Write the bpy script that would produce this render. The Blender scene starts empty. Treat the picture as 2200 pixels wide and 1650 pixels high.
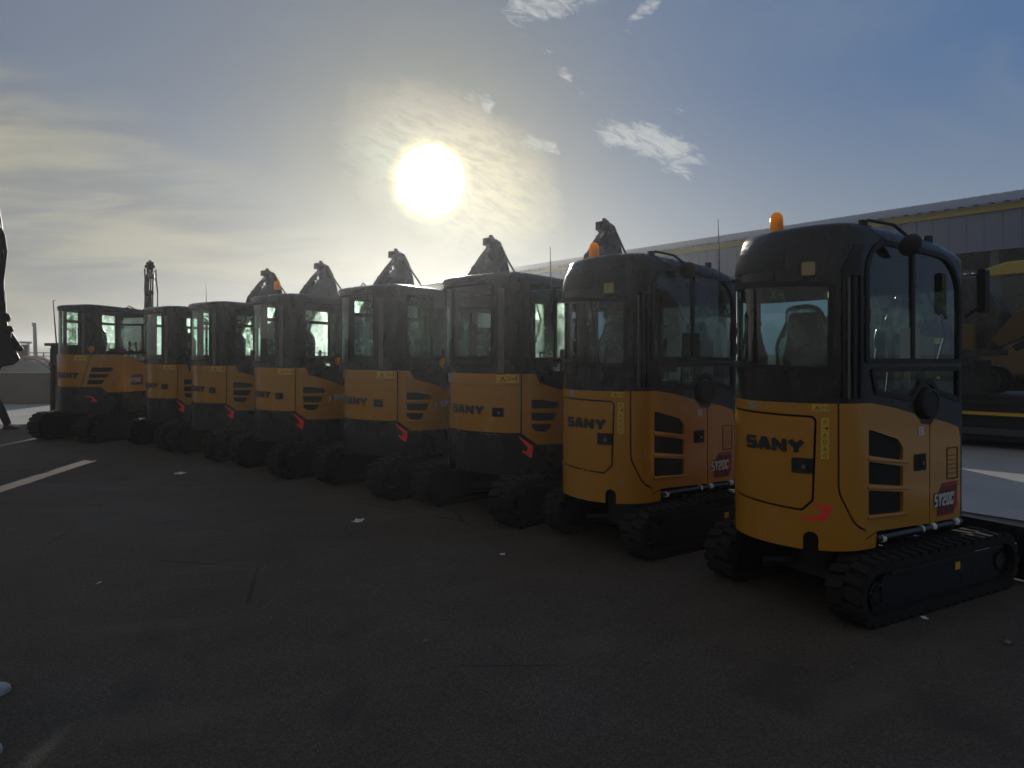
import bpy, bmesh, math, random
from mathutils import Vector, Matrix, noise
from mathutils.geometry import delaunay_2d_cdt
random.seed(7)
R = math.radians
C = bpy.context.scene.collection
sc = bpy.context.scene
FP, HX, HY, EYE = 1560.0, 1100.0, 756.0, 1.66      # focal length (px of 2200), horizon point, eye height

# ------------------------------------------------------------------ camera
cam = bpy.data.cameras.new('camera'); camo = bpy.data.objects.new('camera', cam); C.objects.link(camo)
camo.location = (0, 0, EYE); camo.rotation_euler = (R(90), 0, 0)
cam.sensor_width = 36; cam.lens = FP / 2200 * 36; cam.shift_y = -69 / 2200
cam.clip_start = 0.05; cam.clip_end = 4000
sc.camera = camo

# ------------------------------------------------------------------ sun and sky
SU, SV = (925 - HX) / FP, (HY - 388) / FP
SUNDIR = Vector((SU, 1, SV)).normalized()
sun = bpy.data.lights.new('sun', 'SUN'); suno = bpy.data.objects.new('sun', sun); C.objects.link(suno)
sun.energy = 4.2; sun.angle = R(0.5); sun.color = (1, .91, .79)
suno.rotation_euler = SUNDIR.to_track_quat('Z', 'Y').to_euler()
sc.view_settings.view_transform = 'Standard'; sc.view_settings.look = 'None'
sc.view_settings.exposure = 0; sc.view_settings.gamma = 1

w = bpy.data.worlds.new('World'); sc.world = w; w.use_nodes = True
nt = w.node_tree; N = nt.nodes; L = nt.links
for n in list(N): N.remove(n)
class G:
    """tiny node-graph helper"""
    def __init__(s, nt): s.nt = nt
    def new(s, t, **k):
        n = s.nt.nodes.new(t)
        for a, b in k.items(): setattr(n, a, b)
        return n
    def put(s, sock, v):
        if hasattr(v, 'is_output') or hasattr(v, 'links'): s.nt.links.new(v, sock)
        else: sock.default_value = v
    def m(s, op, a, b=None, c=None, clamp=False):
        n = s.new('ShaderNodeMath', operation=op, use_clamp=clamp)
        s.put(n.inputs[0], a)
        if b is not None: s.put(n.inputs[1], b)
        if c is not None: s.put(n.inputs[2], c)
        return n.outputs[0]
    def v(s, op, a, b=None):
        n = s.new('ShaderNodeVectorMath', operation=op)
        s.put(n.inputs[0], a)
        if b is not None: s.put(n.inputs[1], b)
        return n.outputs['Value'] if op in ('DOT_PRODUCT', 'LENGTH') else n.outputs[0]
    def mix(s, f, a, b, bt='MIX'):
        n = s.new('ShaderNodeMix', data_type='RGBA', blend_type=bt)
        s.put(n.inputs[0], f); s.put(n.inputs[6], a); s.put(n.inputs[7], b)
        return n.outputs[2]
    def ss(s, x, a, b):
        n = s.new('ShaderNodeMapRange', interpolation_type='SMOOTHSTEP')
        s.put(n.inputs[0], x); n.inputs[1].default_value = a; n.inputs[2].default_value = b
        return n.outputs[0]
    def noise(s, vec, scale, detail=5, rough=.5, dist=0):
        n = s.new('ShaderNodeTexNoise'); s.put(n.inputs['Vector'], vec)
        n.inputs['Scale'].default_value = scale; n.inputs['Detail'].default_value = detail
        n.inputs['Roughness'].default_value = rough; n.inputs['Distortion'].default_value = dist
        return n.outputs[0]
    def comb(s, x, y, z=0.0):
        n = s.new('ShaderNodeCombineXYZ'); s.put(n.inputs[0], x); s.put(n.inputs[1], y); s.put(n.inputs[2], z)
        return n.outputs[0]
g = G(nt)
tc = g.new('ShaderNodeTexCoord'); D = g.v('NORMALIZE', tc.outputs['Generated'])
sep = g.new('ShaderNodeSeparateXYZ'); L.new(D, sep.inputs[0]); dx, dy, dz = sep.outputs
el = g.m('MAXIMUM', dz, 0.0)
# direction on the tangent plane of the southern sky: where the clouds drift
yy = g.m('MAXIMUM', dy, 0.05)
U = g.m('DIVIDE', dx, yy); V = g.m('DIVIDE', dz, yy)
south = g.ss(dy, .05, .35)
cs = g.m('MAXIMUM', g.v('DOT_PRODUCT', D, tuple(SUNDIR)), 0.0)
sky = g.new('ShaderNodeTexSky', sky_type='NISHITA'); sky.sun_disc = False
sky.sun_elevation = math.asin(SUNDIR.z); sky.sun_rotation = math.atan2(SUNDIR.x, SUNDIR.y)
sky.air_density = 1.0; sky.dust_density = 1.2; sky.ozone_density = 2.0
SKY_K = .03
base = g.mix(1.0, sky.outputs[0], (SKY_K, SKY_K, SKY_K, 1), 'MULTIPLY')
# clear air: blue to the west, greyer high cloud veil on the left
zen = g.mix(g.ss(el, 0, .55), (.26, .255, .25, 1), (.21, .215, .235, 1))
right = g.ss(U, -.35, .85)
blue = g.mix(right, (.155, .195, .27, 1), (.085, .168, .33, 1))
blue2 = g.mix(g.ss(el, .02, .36), (.27, .31, .35, 1), blue)
zen = g.mix(g.ss(dx, .25, .85), zen, (.13, .19, .285, 1)); clear = g.mix(south, zen, blue2)
base = g.mix(.90, base, clear)
# wide veil of high cloud low on the left
vn = g.noise(g.comb(g.m('MULTIPLY', U, 1.3), g.m('MULTIPLY', V, 4.0)), 2.6, 7, .55, .6)
line = g.m('SUBTRACT', g.m('MULTIPLY_ADD', U, -.50, .035), V)          # >0 below the edge of the veil
line = g.m('ADD', line, g.m('MULTIPLY_ADD', vn, .16, -.08))
veil = g.m('MULTIPLY', g.ss(line, -.05, .09), g.ss(U, .42, -.10))
vn2 = g.noise(g.comb(g.m('MULTIPLY', U, 1.0), g.m('MULTIPLY', V, 7.0)), 3.3, 6, .5, .4)
vcol = g.mix(g.ss(vn2, .36, .64), (.225, .23, .225, 1), (.42, .395, .29, 1))
vcol = g.mix(g.ss(V, .16, .0), vcol, (.25, .24, .19, 1))
base = g.mix(g.m('MULTIPLY', g.m('MULTIPLY', veil, .86), south), base, vcol)
# mottled high haze on the upper left
mh = g.noise(g.comb(U, g.m('MULTIPLY', V, 1.6)), 3.0, 6, .55, .8)
base = g.mix(g.m('MULTIPLY', g.m('MULTIPLY', g.ss(mh, .45, .75), .35), south), base, (.22, .26, .31, 1))
# glow round the sun
def powr(e, k): return g.m('MULTIPLY', g.m('POWER', cs, e), k)
gl_ = g.m('MULTIPLY', powr(22, .05), g.m('MULTIPLY_ADD', g.ss(V, .32, .12), .6, .4)); glow = g.mix(1.0, (1, .93, .66, 1), g.comb(gl_, gl_, gl_), 'MULTIPLY')
base = g.mix(1.0, base, glow, 'ADD')
lw_ = g.m('MULTIPLY', powr(14, .0), g.ss(V, .30, .10)); base = g.mix(1.0, base, g.mix(1.0, (1, .86, .52, 1), g.comb(lw_, lw_, lw_), 'MULTIPLY'), 'ADD')
a2 = powr(120, .05); base = g.mix(1.0, base, g.mix(1.0, (1, .86, .56, 1), g.comb(a2, a2, a2), 'MULTIPLY'), 'ADD')
dk_ = g.m('SUBTRACT', 1.0, powr(40, .62)); base = g.mix(1.0, base, g.comb(dk_, dk_, g.m('MULTIPLY', dk_, g.m('SUBTRACT', 1.0, powr(70, .45)))), 'MULTIPLY')
# cirrus wisps: (px, py, half length, half width, tilt deg, density, stretch)
wx = g.m('ADD', U, g.m('MULTIPLY_ADD', g.noise(g.comb(U, V), 14, 4, .6), .05, -.025))
wy = g.m('ADD', V, g.m('MULTIPLY_ADD', g.noise(g.comb(U, V, 3.7), 14, 4, .6), .05, -.025))
clouds = None
for (px, py, hl, hw, tilt, dens, fx) in (
        (1395, 305, 150, 46, -17, .95, 30), (1430, 335, 110, 30, -30, .7, 30), (1185, 8, 120, 42, 6, .9, 16), (1388, 20, 60, 22, 38, .8, 22),
        (1350, 78, 22, 12, 0, .5, 30), (1180, 118, 26, 14, -10, .45, 30), (1216, 165, 22, 22, -50, .65, 30), (1110, 40, 44, 30, -30, .5, 26),
        (1250, 200, 18, 12, -40, .5, 30), (1048, 222, 26, 22, -50, .75, 30), (1015, 212, 20, 24, 0, .45, 30), (1155, 318, 60, 18, -18, .7, 30),
        (1095, 285, 40, 22, -25, .5, 30), (1460, 240, 40, 14, -14, .35, 30)):
    u0, v0 = (px - HX) / FP, (HY - py) / FP; c, s_ = math.cos(R(tilt)), math.sin(R(tilt))
    du = g.m('SUBTRACT', wx, u0); dv = g.m('SUBTRACT', wy, v0)
    a = g.m('DIVIDE', g.m('ADD', g.m('MULTIPLY', du, c), g.m('MULTIPLY', dv, s_)), hl / FP)
    b = g.m('DIVIDE', g.m('SUBTRACT', g.m('MULTIPLY', dv, c), g.m('MULTIPLY', du, s_)), hw / FP)
    r2 = g.m('ADD', g.m('MULTIPLY', a, a), g.m('MULTIPLY', b, b))
    mk = g.m('MULTIPLY', g.ss(r2, 1.25, .0), dens)
    clouds = mk if clouds is None else g.m('MAXIMUM', clouds, mk)
c, s_ = math.cos(R(-24)), math.sin(R(-24))
ra = g.m('ADD', g.m('MULTIPLY', U, c), g.m('MULTIPLY', V, s_)); rb = g.m('SUBTRACT', g.m('MULTIPLY', V, c), g.m('MULTIPLY', U, s_))
fib = g.noise(g.comb(g.m('MULTIPLY', ra, 19.0), g.m('MULTIPLY', rb, 48.0)), 1.6, 10, .68, .9)
cl = g.ss(g.m('ADD', clouds, g.m('MULTIPLY_ADD', fib, 2.3, -1.42)), .05, 1.0)
cl = g.m('MULTIPLY', g.m('MULTIPLY', cl, g.ss(clouds, 0, .12)), south)
base = g.mix(g.m('MULTIPLY', cl, .60), base, (.60, .61, .58, 1))
# thin rippled cloud lit from behind, round the sun
u0, v0 = (965 - HX) / FP, (HY - 362) / FP; c, s_ = math.cos(R(-30)), math.sin(R(-30))
du = g.m('SUBTRACT', wx, u0); dv = g.m('SUBTRACT', wy, v0)
a = g.m('DIVIDE', g.m('ADD', g.m('MULTIPLY', du, c), g.m('MULTIPLY', dv, s_)), 245 / FP)
b = g.m('DIVIDE', g.m('SUBTRACT', g.m('MULTIPLY', dv, c), g.m('MULTIPLY', du, s_)), 145 / FP)
r2 = g.m('ADD', g.m('MULTIPLY', a, a), g.m('MULTIPLY', b, b))
fib2 = g.noise(g.comb(g.m('MULTIPLY', ra, 26.0), g.m('MULTIPLY', rb, 95.0), 2.0), 1.1, 10, .62, .5)
rip = g.m('MULTIPLY', g.ss(g.m('ADD', r2, g.m('MULTIPLY_ADD', fib2, 1.3, -.65)), 1.5, .0), g.m('MULTIPLY_ADD', g.ss(fib2, .34, .66), .62, .38))
iri = g.mix(g.ss(g.m('ADD', du, g.m('MULTIPLY', dv, .3)), -.09, .09), (.56, .60, .42, 1), (.80, .68, .38, 1))
iri = g.mix(g.m('MULTIPLY', g.ss(dv, .02, .08), .6), iri, (.66, .50, .40, 1))
base = g.mix(g.m('MULTIPLY', g.m('MULTIPLY', rip, .68), south), base, iri)
# the sun burnt out behind thin cloud
def ring(a0, a1): return g.ss(cs, math.cos(R(a0)), math.cos(R(a1)))
wob = g.m('MULTIPLY_ADD', g.noise(D, 30, 3), .0006, -.0003)
cs2 = g.m('ADD', cs, wob)
h1 = g.ss(cs2, math.cos(R(3.5)), math.cos(R(2.5)))
base = g.mix(1.0, base, g.mix(1.0, (1.0, .74, .30, 1), g.comb(g.m('MULTIPLY', h1, .4), g.m('MULTIPLY', h1, .4), g.m('MULTIPLY', h1, .4)), 'MULTIPLY'), 'ADD')
h2 = g.ss(cs2, math.cos(R(2.75)), math.cos(R(2.35)))
base = g.mix(1.0, base, g.comb(g.m('MULTIPLY', h2, 4.0), g.m('MULTIPLY', h2, 3.8), g.m('MULTIPLY', h2, 3.2)), 'ADD')
base = g.mix(g.ss(dz, -.0, -.03), base, (.06, .06, .055, 1))
bg = g.new('ShaderNodeBackground'); L.new(base, bg.inputs[0]); bg.inputs[1].default_value = 1.0
wo = g.new('ShaderNodeOutputWorld'); L.new(bg.outputs[0], wo.inputs[0])
w.cycles.sampling_method = 'MANUAL'; w.cycles.sample_map_resolution = 1024
sc.cycles.max_bounces = 8; sc.cycles.transparent_max_bounces = 24; sc.cycles.diffuse_bounces = 3; sc.cycles.glossy_bounces = 4
sc.cycles.sample_clamp_indirect = 4; sc.cycles.use_denoising = True; sc.cycles.caustics_reflective = False; sc.cycles.caustics_refractive = False

# ------------------------------------------------------------------ materials
def mat(name, col, rough=.5, metal=0, spec=.5, coat=0, bump=None, var=None, dirt=None, dk=.22):
    m = bpy.data.materials.new(name); m.use_nodes = True
    q = G(m.node_tree); b = m.node_tree.nodes['Principled BSDF']
    b.inputs['Base Color'].default_value = (*col, 1); b.inputs['Roughness'].default_value = rough
    b.inputs['Metallic'].default_value = metal; b.inputs['Specular IOR Level'].default_value = spec
    b.inputs['Coat Weight'].default_value = coat; b.inputs['Coat Roughness'].default_value = .08
    o = q.new('ShaderNodeTexCoord').outputs['Object']
    if var:                     # (scale, amount): uneven colour; also unevens the gloss
        n = q.noise(o, var[0], 6, .6)
        k = q.m('MULTIPLY_ADD', n, 2 * var[1], 1 - var[1])
        q.put(b.inputs['Base Color'], q.mix(1.0, (*col, 1), q.comb(k, k, k), 'MULTIPLY'))
        q.put(b.inputs['Roughness'], q.m('MULTIPLY_ADD', q.noise(o, var[0] * 2.3, 5, .6), .25, rough - .12, clamp=True))
    if dirt:                    # thin dust lying in patches and streaks
        mp_ = q.new('ShaderNodeMapping'); q.put(mp_.inputs[0], o); mp_.inputs['Scale'].default_value = (1, 1, .35)
        n = q.ss(q.noise(mp_.outputs[0], 5.5, 8, .7, .6), .50, .82)
        l_ = b.inputs['Base Color'].links; prev = l_[0].from_socket
        q.put(b.inputs['Base Color'], q.mix(q.m('MULTIPLY', n, dk), prev, (*dirt, 1)))
        n3 = q.m('MULTIPLY_ADD', n, dk * 1.2, rough - .03); q.put(b.inputs['Roughness'], n3); q.put(b.inputs['Coat Roughness'], q.m('MULTIPLY_ADD', n, .4, .06))
    if bump:                    # (scale, strength)
        bn = q.new('ShaderNodeBump'); bn.inputs['Strength'].default_value = bump[1]; bn.inputs['Distance'].default_value = .01
        q.put(bn.inputs['Height'], q.noise(o, bump[0], 4, .6)); m.node_tree.links.new(bn.outputs[0], b.inputs['Normal'])
    return m
M = {}
M['yellow'] = mat('yellow_paint', (.46, .208, .013), .26, spec=.5, coat=.45, var=(3, .07), dirt=(.16, .12, .08))
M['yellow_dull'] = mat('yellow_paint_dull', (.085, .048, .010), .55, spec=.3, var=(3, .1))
M['black'] = mat('satin_black_paint', (.011, .0125, .014), .30, spec=.4, coat=.10, var=(4, .15), dirt=(.024, .023, .022), dk=.05)
M['matt'] = mat('matt_black_plastic', (.018, .018, .019), .6, spec=.35, var=(8, .15))
M['chassis'] = mat('chassis_black', (.010, .012, .015), .5, spec=.35, var=(6, .2))
M['rubber'] = mat('track_rubber', (.016, .0155, .015), .85, spec=.25, var=(12, .3), bump=(60, .3))
M['void'] = mat('engine_void', (.008, .008, .008), .9)
M['grille'] = mat('grille_mesh', (.02, .02, .022), .55)
M['steel'] = mat('dull_steel', (.25, .25, .25), .45, metal=.9)
M['chrome'] = mat('chrome_rod', (.6, .6, .6), .18, metal=1)
M['white'] = mat('white_paper', (.70, .70, .67), .7)
M['dim_sheen'] = mat('dim_sheen_patch', (.30, .25, .19), .5)  # flat tone for a soft grey reflection painted on the yellow panels
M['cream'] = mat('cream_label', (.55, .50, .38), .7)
M['label'] = mat('yellow_label', (.68, .43, .035), .5)
M['ink'] = mat('black_ink', (.01, .01, .01), .5)
M['lamp'] = mat('lamp_lens', (.38, .29, .15), .4)
M['red'] = mat('red_vinyl', (.36, .02, .025), .4)
M['darkred'] = mat('dark_red_vinyl', (.12, .012, .014), .4)
M['strip'] = mat('pillar_strip', (.13, .112, .082), .45)
M['seat'] = mat('seat_vinyl', (.018, .018, .019), .6, bump=(80, .2))
M['silver'] = mat('silver_vinyl', (.55, .55, .55), .35)
M['cloth_dark'] = mat('dark_cloth', (.02, .024, .035), .85, bump=(200, .3))
M['cloth_grey'] = mat('grey_cloth', (.09, .09, .10), .85, bump=(200, .3))
M['leather'] = mat('brown_leather', (.045, .02, .012), .45)
M['trainer'] = mat('white_trainer', (.42, .43, .45), .6, bump=(90, .2))
M['skin'] = mat('skin', (.45, .27, .19), .5)
M['hair'] = mat('hair', (.03, .02, .014), .6)
M['green'] = mat('green_sign', (.02, .16, .07), .5)
# retroreflective vinyl, throws light back: very saturated bright red
M['reflector'] = mat('red_reflector', (1.0, .05, .045), .3, spec=.5)
def amber():
    m = bpy.data.materials.new('amber_lens'); m.use_nodes = True; q = G(m.node_tree); t = m.node_tree
    b = t.nodes['Principled BSDF']; b.inputs['Base Color'].default_value = (.95, .42, .02, 1); b.inputs['Roughness'].default_value = .15
    b.inputs['Coat Weight'].default_value = .6
    tr = q.new('ShaderNodeBsdfTranslucent'); tr.inputs[0].default_value = (1, .55, .06, 1)
    mx = q.new('ShaderNodeMixShader'); mx.inputs[0].default_value = .65
    t.links.new(b.outputs[0], mx.inputs[1]); t.links.new(tr.outputs[0], mx.inputs[2]); t.links.new(mx.outputs[0], t.nodes['Material Output'].inputs[0])
    return m
M['amber'] = amber()
def film(name, tint, trans, dust, rough=.02, bumpy=0, ior=1.5, fwd=0):
    """a thin see-through sheet: clear part + dusty part + mirror part by angle"""
    m = bpy.data.materials.new(name); m.use_nodes = True; q = G(m.node_tree); t = m.node_tree
    t.nodes.remove(t.nodes['Principled BSDF'])
    tr = q.new('ShaderNodeBsdfTransparent'); tr.inputs[0].default_value = (*tint, 1)
    df = q.new('ShaderNodeBsdfDiffuse'); df.inputs[0].default_value = (.5, .55, .52, 1)
    tl = q.new('ShaderNodeBsdfTranslucent'); tl.inputs[0].default_value = (.55, .80, .68, 1)
    gl = q.new('ShaderNodeBsdfGlossy'); gl.inputs['Roughness'].default_value = rough
    o = q.new('ShaderNodeTexCoord').outputs['Object']
    d2 = q.new('ShaderNodeMixShader'); d2.inputs[0].default_value = .5
    t.links.new(df.outputs[0], d2.inputs[1]); t.links.new(tl.outputs[0], d2.inputs[2])
    if fwd:                     # dirt on the pane throws the sun forward
        rf_ = q.new('ShaderNodeBsdfRefraction'); rf_.inputs['Roughness'].default_value = .62; rf_.inputs['IOR'].default_value = 1.3; rf_.inputs[0].default_value = (.62, .85, .74, 1)
        d3 = q.new('ShaderNodeMixShader'); d3.inputs[0].default_value = fwd; t.links.new(d2.outputs[0], d3.inputs[1]); t.links.new(rf_.outputs[0], d3.inputs[2]); d2 = d3
    a = q.new('ShaderNodeMixShader'); q.put(a.inputs[0], q.m('MULTIPLY', q.ss(q.noise(o, 9, 8, .65, .5), .3, .75), dust * 2))
    t.links.new(tr.outputs[0], a.inputs[1]); t.links.new(d2.outputs[0], a.inputs[2])
    fr = q.new('ShaderNodeFresnel'); fr.inputs[0].default_value = ior
    b = q.new('ShaderNodeMixShader'); q.put(b.inputs[0], q.m('MULTIPLY', fr.outputs[0], 1.5, clamp=True))
    t.links.new(a.outputs[0], b.inputs[1]); t.links.new(gl.outputs[0], b.inputs[2])
    if bumpy:
        bn = q.new('ShaderNodeBump'); bn.inputs['Strength'].default_value = bumpy
        q.put(bn.inputs['Height'], q.noise(o, 14, 5, .6)); t.links.new(bn.outputs[0], gl.inputs['Normal']); t.links.new(bn.outputs[0], fr.inputs['Normal'])
    t.links.new(b.outputs[0], t.nodes['Material Output'].inputs[0])
    return m
M['glass'] = film('tinted_glass', (.74, .90, .84), 1, .03)
M['glass_dusty'] = film('dusty_tinted_glass', (.84, .95, .90), 1, .10, fwd=.6)
M['glass_hazy'] = film('sun_hazed_glass', (.84, .96, .90), 1, .30, fwd=.7)
M['glass_clear'] = film('lamp_glass', (.9, .9, .9), 1, .02)
M['plastic_film'] = film('plastic_film', (.80, .92, .86), 1, .30, .16, .8, 1.35)

def asphalt():
    m = bpy.data.materials.new('asphalt'); m.use_nodes = True; q = G(m.node_tree); t = m.node_tree
    b = t.nodes['Principled BSDF']
    o = q.new('ShaderNodeTexCoord').outputs['Object']
    big = q.noise(o, .35, 6, .6, .4); mid = q.noise(o, 2.2, 6, .6); fine = q.noise(o, 130, 4, .75)
    vor = q.new('ShaderNodeTexVoronoi'); q.put(vor.inputs['Vector'], o); vor.inputs['Scale'].default_value = 85
    stone = q.ss(vor.outputs['Distance'], .55, .1)
    pick = q.new('ShaderNodeSeparateColor'); q.put(pick.inputs[0], vor.outputs['Color'])
    k = q.m('MULTIPLY_ADD', stone, .5, .72)
    k = q.m('MULTIPLY', k, q.m('MULTIPLY_ADD', pick.outputs[0], .5, .75))
    k = q.m('MULTIPLY', k, q.m('MULTIPLY_ADD', big, .9, .55))
    k = q.m('MULTIPLY', k, q.m('MULTIPLY_ADD', mid, .6, .7))
    col = q.mix(q.ss(big, .4, .65), (.100, .078, .056, 1), (.092, .080, .066, 1))
    col = q.mix(1.0, col, q.comb(k, k, k), 'MULTIPLY')
    spots = q.m('MULTIPLY', q.ss(q.noise(o, 1.1, 5, .7), .66, .74), .5)
    col = q.mix(spots, col, (.085, .073, .055, 1))
    stain = q.m('MULTIPLY', q.ss(q.noise(o, .9, 4, .5, .8), .60, .70), .35); col = q.mix(stain, col, (.022, .020, .018, 1))
    wv = q.v('ADD', o, q.v('MULTIPLY', q.new('ShaderNodeTexNoise').outputs[1], (.5, .5, 0)))
    ce = q.new('ShaderNodeTexVoronoi', feature='DISTANCE_TO_EDGE'); q.put(ce.inputs['Vector'], wv); ce.inputs['Scale'].default_value = .42
    crack = q.m('MULTIPLY', q.ss(ce.outputs['Distance'], .007, .001), q.ss(q.noise(o, .5, 3), .50, .60))
    col = q.mix(q.m('MULTIPLY', crack, .75), col, (.008, .008, .007, 1))
    sp = q.new('ShaderNodeSeparateXYZ'); q.put(sp.inputs[0], o)          # scuffed arcs left by turning tracks
    rr = q.v('LENGTH', q.v('SUBTRACT', o, (-4.5, 12.5, 0))); arc = q.m('SINE', q.m('MULTIPLY', q.m('ADD', rr, q.m('MULTIPLY', q.noise(o, .6, 3), .5)), 5.2))
    col = q.mix(q.m('MULTIPLY', q.m('MULTIPLY', q.ss(arc, .72, .96), q.ss(q.noise(o, .7, 5), .48, .62)), .38), col, (.13, .105, .078, 1))
    q.put(b.inputs['Base Color'], col); b.inputs['Roughness'].default_value = .8; b.inputs['Specular IOR Level'].default_value = .35
    h = q.m('ADD', q.m('MULTIPLY', stone, .7), q.m('MULTIPLY', fine, .5))
    bn = q.new('ShaderNodeBump'); bn.inputs['Strength'].default_value = .55; bn.inputs['Distance'].default_value = .006
    q.put(bn.inputs['Height'], h); t.links.new(bn.outputs[0], b.inputs['Normal'])
    return m
M['asphalt'] = asphalt()
def concrete(name, col, rough=.75):
    m = bpy.data.materials.new(name); m.use_nodes = True; q = G(m.node_tree); t = m.node_tree
    b = t.nodes['Principled BSDF']; o = q.new('ShaderNodeTexCoord').outputs['Object']
    k = q.m('MULTIPLY', q.m('MULTIPLY_ADD', q.noise(o, .8, 8, .65, .6), .8, .6), q.m('MULTIPLY_ADD', q.noise(o, 30, 5, .7), .3, .85))
    st = q.ss(q.noise(o, 2.0, 6, .7, 1.5), .62, .72)
    c1 = q.mix(q.m('MULTIPLY', st, .35), (*col, 1), (col[0] * .45, col[1] * .42, col[2] * .4, 1))
    q.put(b.inputs['Base Color'], q.mix(1.0, c1, q.comb(k, k, k), 'MULTIPLY')); b.inputs['Roughness'].default_value = rough
    bn = q.new('ShaderNodeBump'); bn.inputs['Strength'].default_value = .35; bn.inputs['Distance'].default_value = .01
    q.put(bn.inputs['Height'], q.noise(o, 40, 6, .7)); t.links.new(bn.outputs[0], b.inputs['Normal'])
    return m
M['concrete'] = concrete('yard_concrete', (.34, .34, .33), .6)
M['barrier'] = concrete('barrier_concrete', (.15, .135, .105))
M['cladding'] = mat('grey_cladding', (.12, .155, .24), .5, var=(.6, .08))
M['roof'] = mat('roof_sheet', (.09, .10, .12), .45, var=(.5, .12))
M['fascia'] = mat('yellow_fascia', (.32, .25, .02), .5, var=(1, .1))
M['steelwork'] = mat('shed_steelwork', (.05, .055, .06), .6)
M['rust'] = mat('rusty_brown_steel', (.06, .04, .03), .7, var=(5, .3))
M['hill'] = mat('distant_hill', (.035, .042, .035), 1, var=(.02, .4))
M['scrub'] = mat('dry_scrub', (.07, .062, .045), 1, var=(.2, .4), bump=(3, 1))
M['redpaint'] = mat('faded_red_paint', (.30, .07, .06), .45, var=(3, .15))
M['paleframe'] = mat('pale_paint', (.55, .55, .55), .4)
M['pinkboom'] = mat('sunlit_pink_boom', (.42, .33, .28), .45)  # pale pink of the sunlit arms put into the colour

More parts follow.
